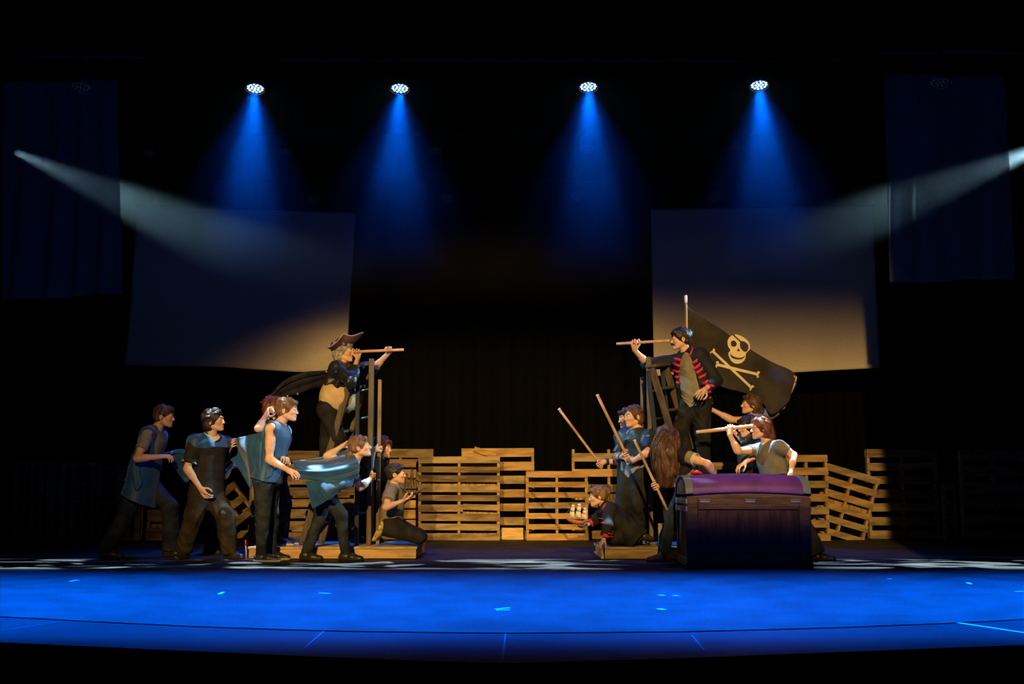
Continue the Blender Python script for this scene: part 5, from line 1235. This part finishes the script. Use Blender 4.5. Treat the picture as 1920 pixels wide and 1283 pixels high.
for sg in (-1, 1):
    gm.tube([q.hp(sg * .031 + .021 * math.cos(a), .104, .013 + .016 * math.sin(a)) for a in np.linspace(0, 2 * math.pi, 17)], .0022, 6, cap=False)
    gm.tube([q.hp(sg * .052, .104, .018), q.hp(sg * .078, .06, .014), q.hp(sg * .083, .0, .008)], .0022, 6)
gm.tube([q.hp(-.010, .104, .016), q.hp(.010, .104, .016)], .0022, 6); gm.build('glasses', M_GLS, q.root, True)

# ================================================================== FLAG
M_FLAG = mat('flag_black', (0.028, 0.024, 0.022), .75, spec=.2, var=.2, vscale=5, bump=.1, bscale=60)
M_BONE = mat('flag_print_cream', (0.60, 0.52, 0.34), .8)
def YFL(px, py):
    u = (px - 1286) / 205; return 12.98 + .16 * u + .025 * math.sin(px * .07 + py * .02) + .018 * math.sin(px * .03 - py * .08) - .0016 * (py - 640) * .5
fp = P(1286, 568, YFL(1286, 568)); rowsF = []
edge_t = [(1286, 569), (1300, 584), (1345, 612), (1388, 643), (1440, 675), (1478, 692), (1493, 703)]
edge_b = [(1289, 640), (1308, 700), (1352, 725), (1401, 739), (1431, 757), (1448, 777), (1480, 752)]
for t in np.linspace(0, 1, 9):
    rowsF.append([(a[0] * (1 - t) + b[0] * t, a[1] * (1 - t) + b[1] * t) for a, b in zip(edge_t, edge_b)])
G2 = [crom(r, 90) for r in rowsF]; NU, NV = 90, 60
G2 = np.array([crom([G2[j][i] for j in range(len(G2))], NV) for i in range(NU)])
vs = []; fs = []
for lay in (0, .004):
    for i in range(NU):
        for j in range(NV): vs.append(P(G2[i, j, 0], G2[i, j, 1], YFL(*G2[i, j]) + lay))
n = NU * NV; ix = lambda i, j: i * NV + j
for i in range(NU - 1):
    for j in range(NV - 1): qd = (ix(i, j), ix(i + 1, j), ix(i + 1, j + 1), ix(i, j + 1)); fs += [qd, tuple(a + n for a in reversed(qd))]
ring = [ix(i, 0) for i in range(NU)] + [ix(NU - 1, j) for j in range(1, NV)] + [ix(i, NV - 1) for i in range(NU - 2, -1, -1)] + [ix(0, j) for j in range(NV - 2, 0, -1)]
for k in range(len(ring)): a_, b_ = ring[k], ring[(k + 1) % len(ring)]; fs.append((b_, a_, a_ + n, b_ + n))
fl = empty('pirate_flag', fp); tag(fl, 'black skull and crossbones flag on a pole behind the man with the moustache', 'flag')
obj('flag_cloth', vs, fs, M_FLAG, fl, None, True)
pm = MB(); pm.tube([P(1286, 556, 12.97), P(1287, 600, 12.97), P(1290, 700, 12.97), Vector((P(1293, 800, 12.97).x, 12.97, ZT))], .012, 10); pm.build('flag_pole', m_stick, fl, True)
pm = MB(); pm.tube([P(1285.6, 554, 12.97), P(1286, 568, 12.97)], .017, 12); pm.build('pole_tip', M_WHITE, fl, True)
from mathutils.geometry import delaunay_2d_cdt
def C6(u, v): return (1140 + u / 3.774, 540 + v / 3.774)
def emblem(name, pts, m_, off=.003, lay=.002, smooth=True):
    p2 = [C6(*a) for a in pts]
    if smooth: p2 = [tuple(a) for a in crom(p2 + [p2[0]], len(p2) * 4 + 1)[:-1]]
    xs_ = [a[0] for a in p2]; ys_ = [a[1] for a in p2]; ins = []
    def inside(x, y):
        c_ = False; j = len(p2) - 1
        for i in range(len(p2)):
            if (p2[i][1] > y) != (p2[j][1] > y) and x < (p2[j][0] - p2[i][0]) * (y - p2[i][1]) / (p2[j][1] - p2[i][1]) + p2[i][0]: c_ = not c_
            j = i
        return c_
    for x in np.arange(min(xs_), max(xs_), 2.0):
        for y in np.arange(min(ys_), max(ys_), 2.0):
            if inside(x, y): ins.append((x, y))
    nb_ = len(p2); co = [Vector((a[0], a[1])) for a in p2 + ins]
    r_ = delaunay_2d_cdt(co, [], [list(range(nb_))], 1, 1e-4)
    pv, tri = r_[0], [tuple(t) for t in r_[2]]; V = []; n_ = len(pv)
    for l in (0, 1):
        for a in pv: V.append(P(a.x, a.y, YFL(a.x, a.y) - off - (lay if l == 0 else 0)))
    fs_ = tri + [tuple(n_ + k for k in reversed(t)) for t in tri]
    return obj(name, V, fs_, m_, fl, None, True)
def bone(a, b, w, kn):
    ax, ay = a; bx, by = b; L = math.hypot(bx - ax, by - ay); ux, uy = (bx - ax) / L, (by - ay) / L; nx, ny = -uy, ux
    loc = [(0, -w), (kn * .5, -w), (L - kn * .5, -w), (L, -w), (L + kn * .2, -kn), (L + kn, -kn * .9), (L + kn * .7, 0), (L + kn, kn * .9), (L + kn * .2, kn), (L, w), (L * .5, w), (0, w), (-kn * .2, kn), (-kn, kn * .9), (-kn * .7, 0), (-kn, -kn * .9), (-kn * .2, -kn)]
    return [(ax + u * ux + v * nx, ay + u * uy + v * ny) for u, v in loc]
emblem('crossbone', bone((748, 455), (1008, 700), 9, 20), M_BONE, .002)
emblem('crossbone', bone((782, 545), (1050, 610), 10, 22), M_BONE, .005)
emblem('skull_print', [(862, 345), (905, 330), (950, 345), (985, 370), (1004, 405), (1000, 440), (978, 462), (972, 500), (945, 530), (905, 536), (875, 520), (858, 490), (852, 462), (866, 440), (850, 415), (846, 375)], M_BONE, .008)
emblem('eye_socket', [(868, 385), (885, 372), (905, 382), (910, 402), (896, 416), (874, 410)], M_FLAG, .012)
emblem('eye_patch', [(936, 375), (965, 380), (992, 405), (990, 440), (972, 452), (948, 440), (934, 410)], M_FLAG, .012)
emblem('patch_strap', [(878, 330), (886, 326), (940, 375), (934, 382)], M_FLAG, .012, smooth=False)
emblem('nose_hole', [(922, 425), (936, 450), (924, 446), (912, 450)], M_FLAG, .012, smooth=False)
emblem('grin_line', [(864, 458), (880, 480), (915, 494), (950, 492), (972, 480), (952, 502), (912, 506), (874, 492)], M_FLAG, .012)

# ================================================================== MODEL SHIPS
def model_ship(label, bow, stern, Y, top, dirn, m_hull, m_sail, m_mast):
    """bow/stern pixels of the hull at waterline deck level; top = pixel row of mast tops"""
    A = P(*bow, Y); B = P(*stern, Y); root = empty('model_ship', (A + B) / 2); tag(root, label, 'model ship')
    d = (B - A); L = d.length; d.normalize(); up = Vector((0, 0, 1)); up = (up - d * up.dot(d)).normalized(); sd = d.cross(up)
    H = (P(bow[0], top, Y) - P(bow[0], bow[1], Y)).length; vs = []; fs = []; ns, nr = 16, 9
    for i in range(ns):
        t = i / (ns - 1); w = .032 * (math.sin(math.pi * min(1, t * .85 + .08)) ** .6); dp = .045 * (math.sin(math.pi * min(1, t * .8 + .12)) ** .5); sh = .012 * (2 * t - 1) ** 2 + (.015 if t > .75 else 0)
        for j in range(nr):
            a = math.pi * j / (nr - 1); vs.append(A + d * L * t + sd * (w * math.cos(a)) + up * (sh - dp * math.sin(a) ** .7))
    for i in range(ns - 1):
        for j in range(nr - 1): a = i * nr + j; fs.append((a, a + 1, a + nr + 1, a + nr))
        fs.append((i * nr + nr - 1, i * nr, (i + 1) * nr, (i + 1) * nr + nr - 1))
    fs += [tuple(range(nr)), tuple(range((ns - 1) * nr + nr - 1, (ns - 1) * nr - 1, -1))]
    obj('hull', vs, fs, m_hull, root, None, True)
    m = MB(); m.tube([A + up * .008, A - d * .055 + up * .03], .003, 6); m.build('bowsprit', m_mast, root, True)
    for k, (t, hh) in enumerate(((.22, .88), (.5, 1.0), (.78, .8))):
        base = A + d * L * t; m = MB(); m.tube([base - up * .01, base + up * H * hh], [.0035, .002], 6); mast = m.build('mast', m_mast, root, True)
        for (z0, z1, w) in ((.18, .5, .085), (.54, .78, .065), (.8, .95, .045)):
            V = []; Fs = []; a_, b_ = 7, 6
            for lay in (0, .0025):
                for i in range(a_):
                    for j in range(b_):
                        u = i / (a_ - 1) - .5; v = j / (b_ - 1); ww = w * (1 - .15 * v)
                        V.append(base + up * H * hh * (z0 + (z1 - z0) * v) + (sd * .75 + d * .55).normalized() * u * ww - d * (.004 + .016 * math.cos(u * math.pi) * math.sin(math.pi * v * .9 + .1) + lay))
            nn = a_ * b_
            for i in range(a_ - 1):
                for j in range(b_ - 1): q_ = (i * b_ + j, (i + 1) * b_ + j, (i + 1) * b_ + j + 1, i * b_ + j + 1); Fs += [q_, tuple(x + nn for x in reversed(q_))]
            obj('sail', V, Fs, m_sail, root, None, True)
        rg = MB(); topp = base + up * H * hh * .95
        for sg in (-1, 1): rg.tube([topp, base + sd * .03 * sg + d * .03], .0008, 4)
        rg.tube([topp, A - d * .04 + up * .025], .0008, 4); rg.build('rigging', m_mast, mast)
    return root
model_ship('dark model sailing ship held up by the kneeling boy', (789, 921), (753, 921), 12.2, 878, 1, mat('ship_dark_hull', (.035, .028, .022), .5), mat('sail_dark', (.06, .045, .035), .8, color2=(.2, .13, .08), vscale=25), mat('ship_dark_mast', (.05, .04, .03), .6))
model_ship('model sailing ship with bright cream sails held by the child with the bun', (1063, 973), (1104, 979), 12.15, 940, -1, mat('ship_red_hull', (.30, .11, .045), .45), mat('sail_cream', (.75, .7, .6), .8), mat('ship_mast', (.4, .25, .12), .6))

# small red tipped stick at the left platform end
c = P(461, 1044, 11.9); root = empty('prop_wand', (c.x, 11.9, 0)); tag(root, 'thin upright pale wand with a red tip at the left end of the left platform', 'wand')
m = MB(); m.tube([(c.x + .005, 11.9, 0.0), (c.x + .002, 11.9, .08), (c.x - .004, 11.9, .14)], .007, 8); m.build('shaft', m_tip, root, True)
m = MB(); m.tube([(c.x - .004, 11.9, .14), (c.x - .008, 11.9, .20)], [.010, .009], 8); m.build('red_tip', M_RED, root, True)
# ================================================================== HAZE
mh = bpy.data.materials.new('stage_haze'); mh.use_nodes = True
nt = mh.node_tree; N = nt.nodes; L = nt.links; N.clear()
out = N.new('ShaderNodeOutputMaterial'); sc_ = N.new('ShaderNodeVolumeScatter'); L.new(sc_.outputs[0], out.inputs['Volume'])
sc_.inputs['Color'].default_value = (1, 1, 1, 1); sc_.inputs['Anisotropy'].default_value = 0.0
tc = N.new('ShaderNodeTexCoord'); mp = N.new('ShaderNodeMapping'); mp.inputs['Scale'].default_value = (0.8, 0.8, 0.6); L.new(tc.outputs['Object'], mp.inputs[0])
no = N.new('ShaderNodeTexNoise'); no.inputs['Scale'].default_value = 1.3; no.inputs['Detail'].default_value = 2.0; no.inputs['Distortion'].default_value = 0.6; L.new(mp.outputs[0], no.inputs['Vector'])
mr = N.new('ShaderNodeMapRange'); L.new(no.outputs[0], mr.inputs[0]); mr.inputs[1].default_value = 0.3; mr.inputs[2].default_value = 0.7; mr.inputs[3].default_value = 0.05; mr.inputs[4].default_value = 0.20
sp = N.new('ShaderNodeSeparateXYZ'); L.new(tc.outputs['Object'], sp.inputs[0])
mz = N.new('ShaderNodeMapRange'); mz.interpolation_type = 'SMOOTHSTEP'; L.new(sp.outputs[2], mz.inputs[0]); mz.inputs[1].default_value = -1.85; mz.inputs[2].default_value = 0.9
mm = N.new('ShaderNodeMath'); mm.operation = 'MULTIPLY'; L.new(mr.outputs[0], mm.inputs[0]); L.new(mz.outputs[0], mm.inputs[1]); L.new(mm.outputs[0], sc_.inputs['Density'])
b = MB(); b.box((0, 15.05, 4.9), (16.0, 3.7, 6.4))
tag(b.build('stage_haze', mh, loc=(0, 15.05, 4.9)), 'thin theatrical haze that makes the light beams visible', 'haze', kind='stuff')
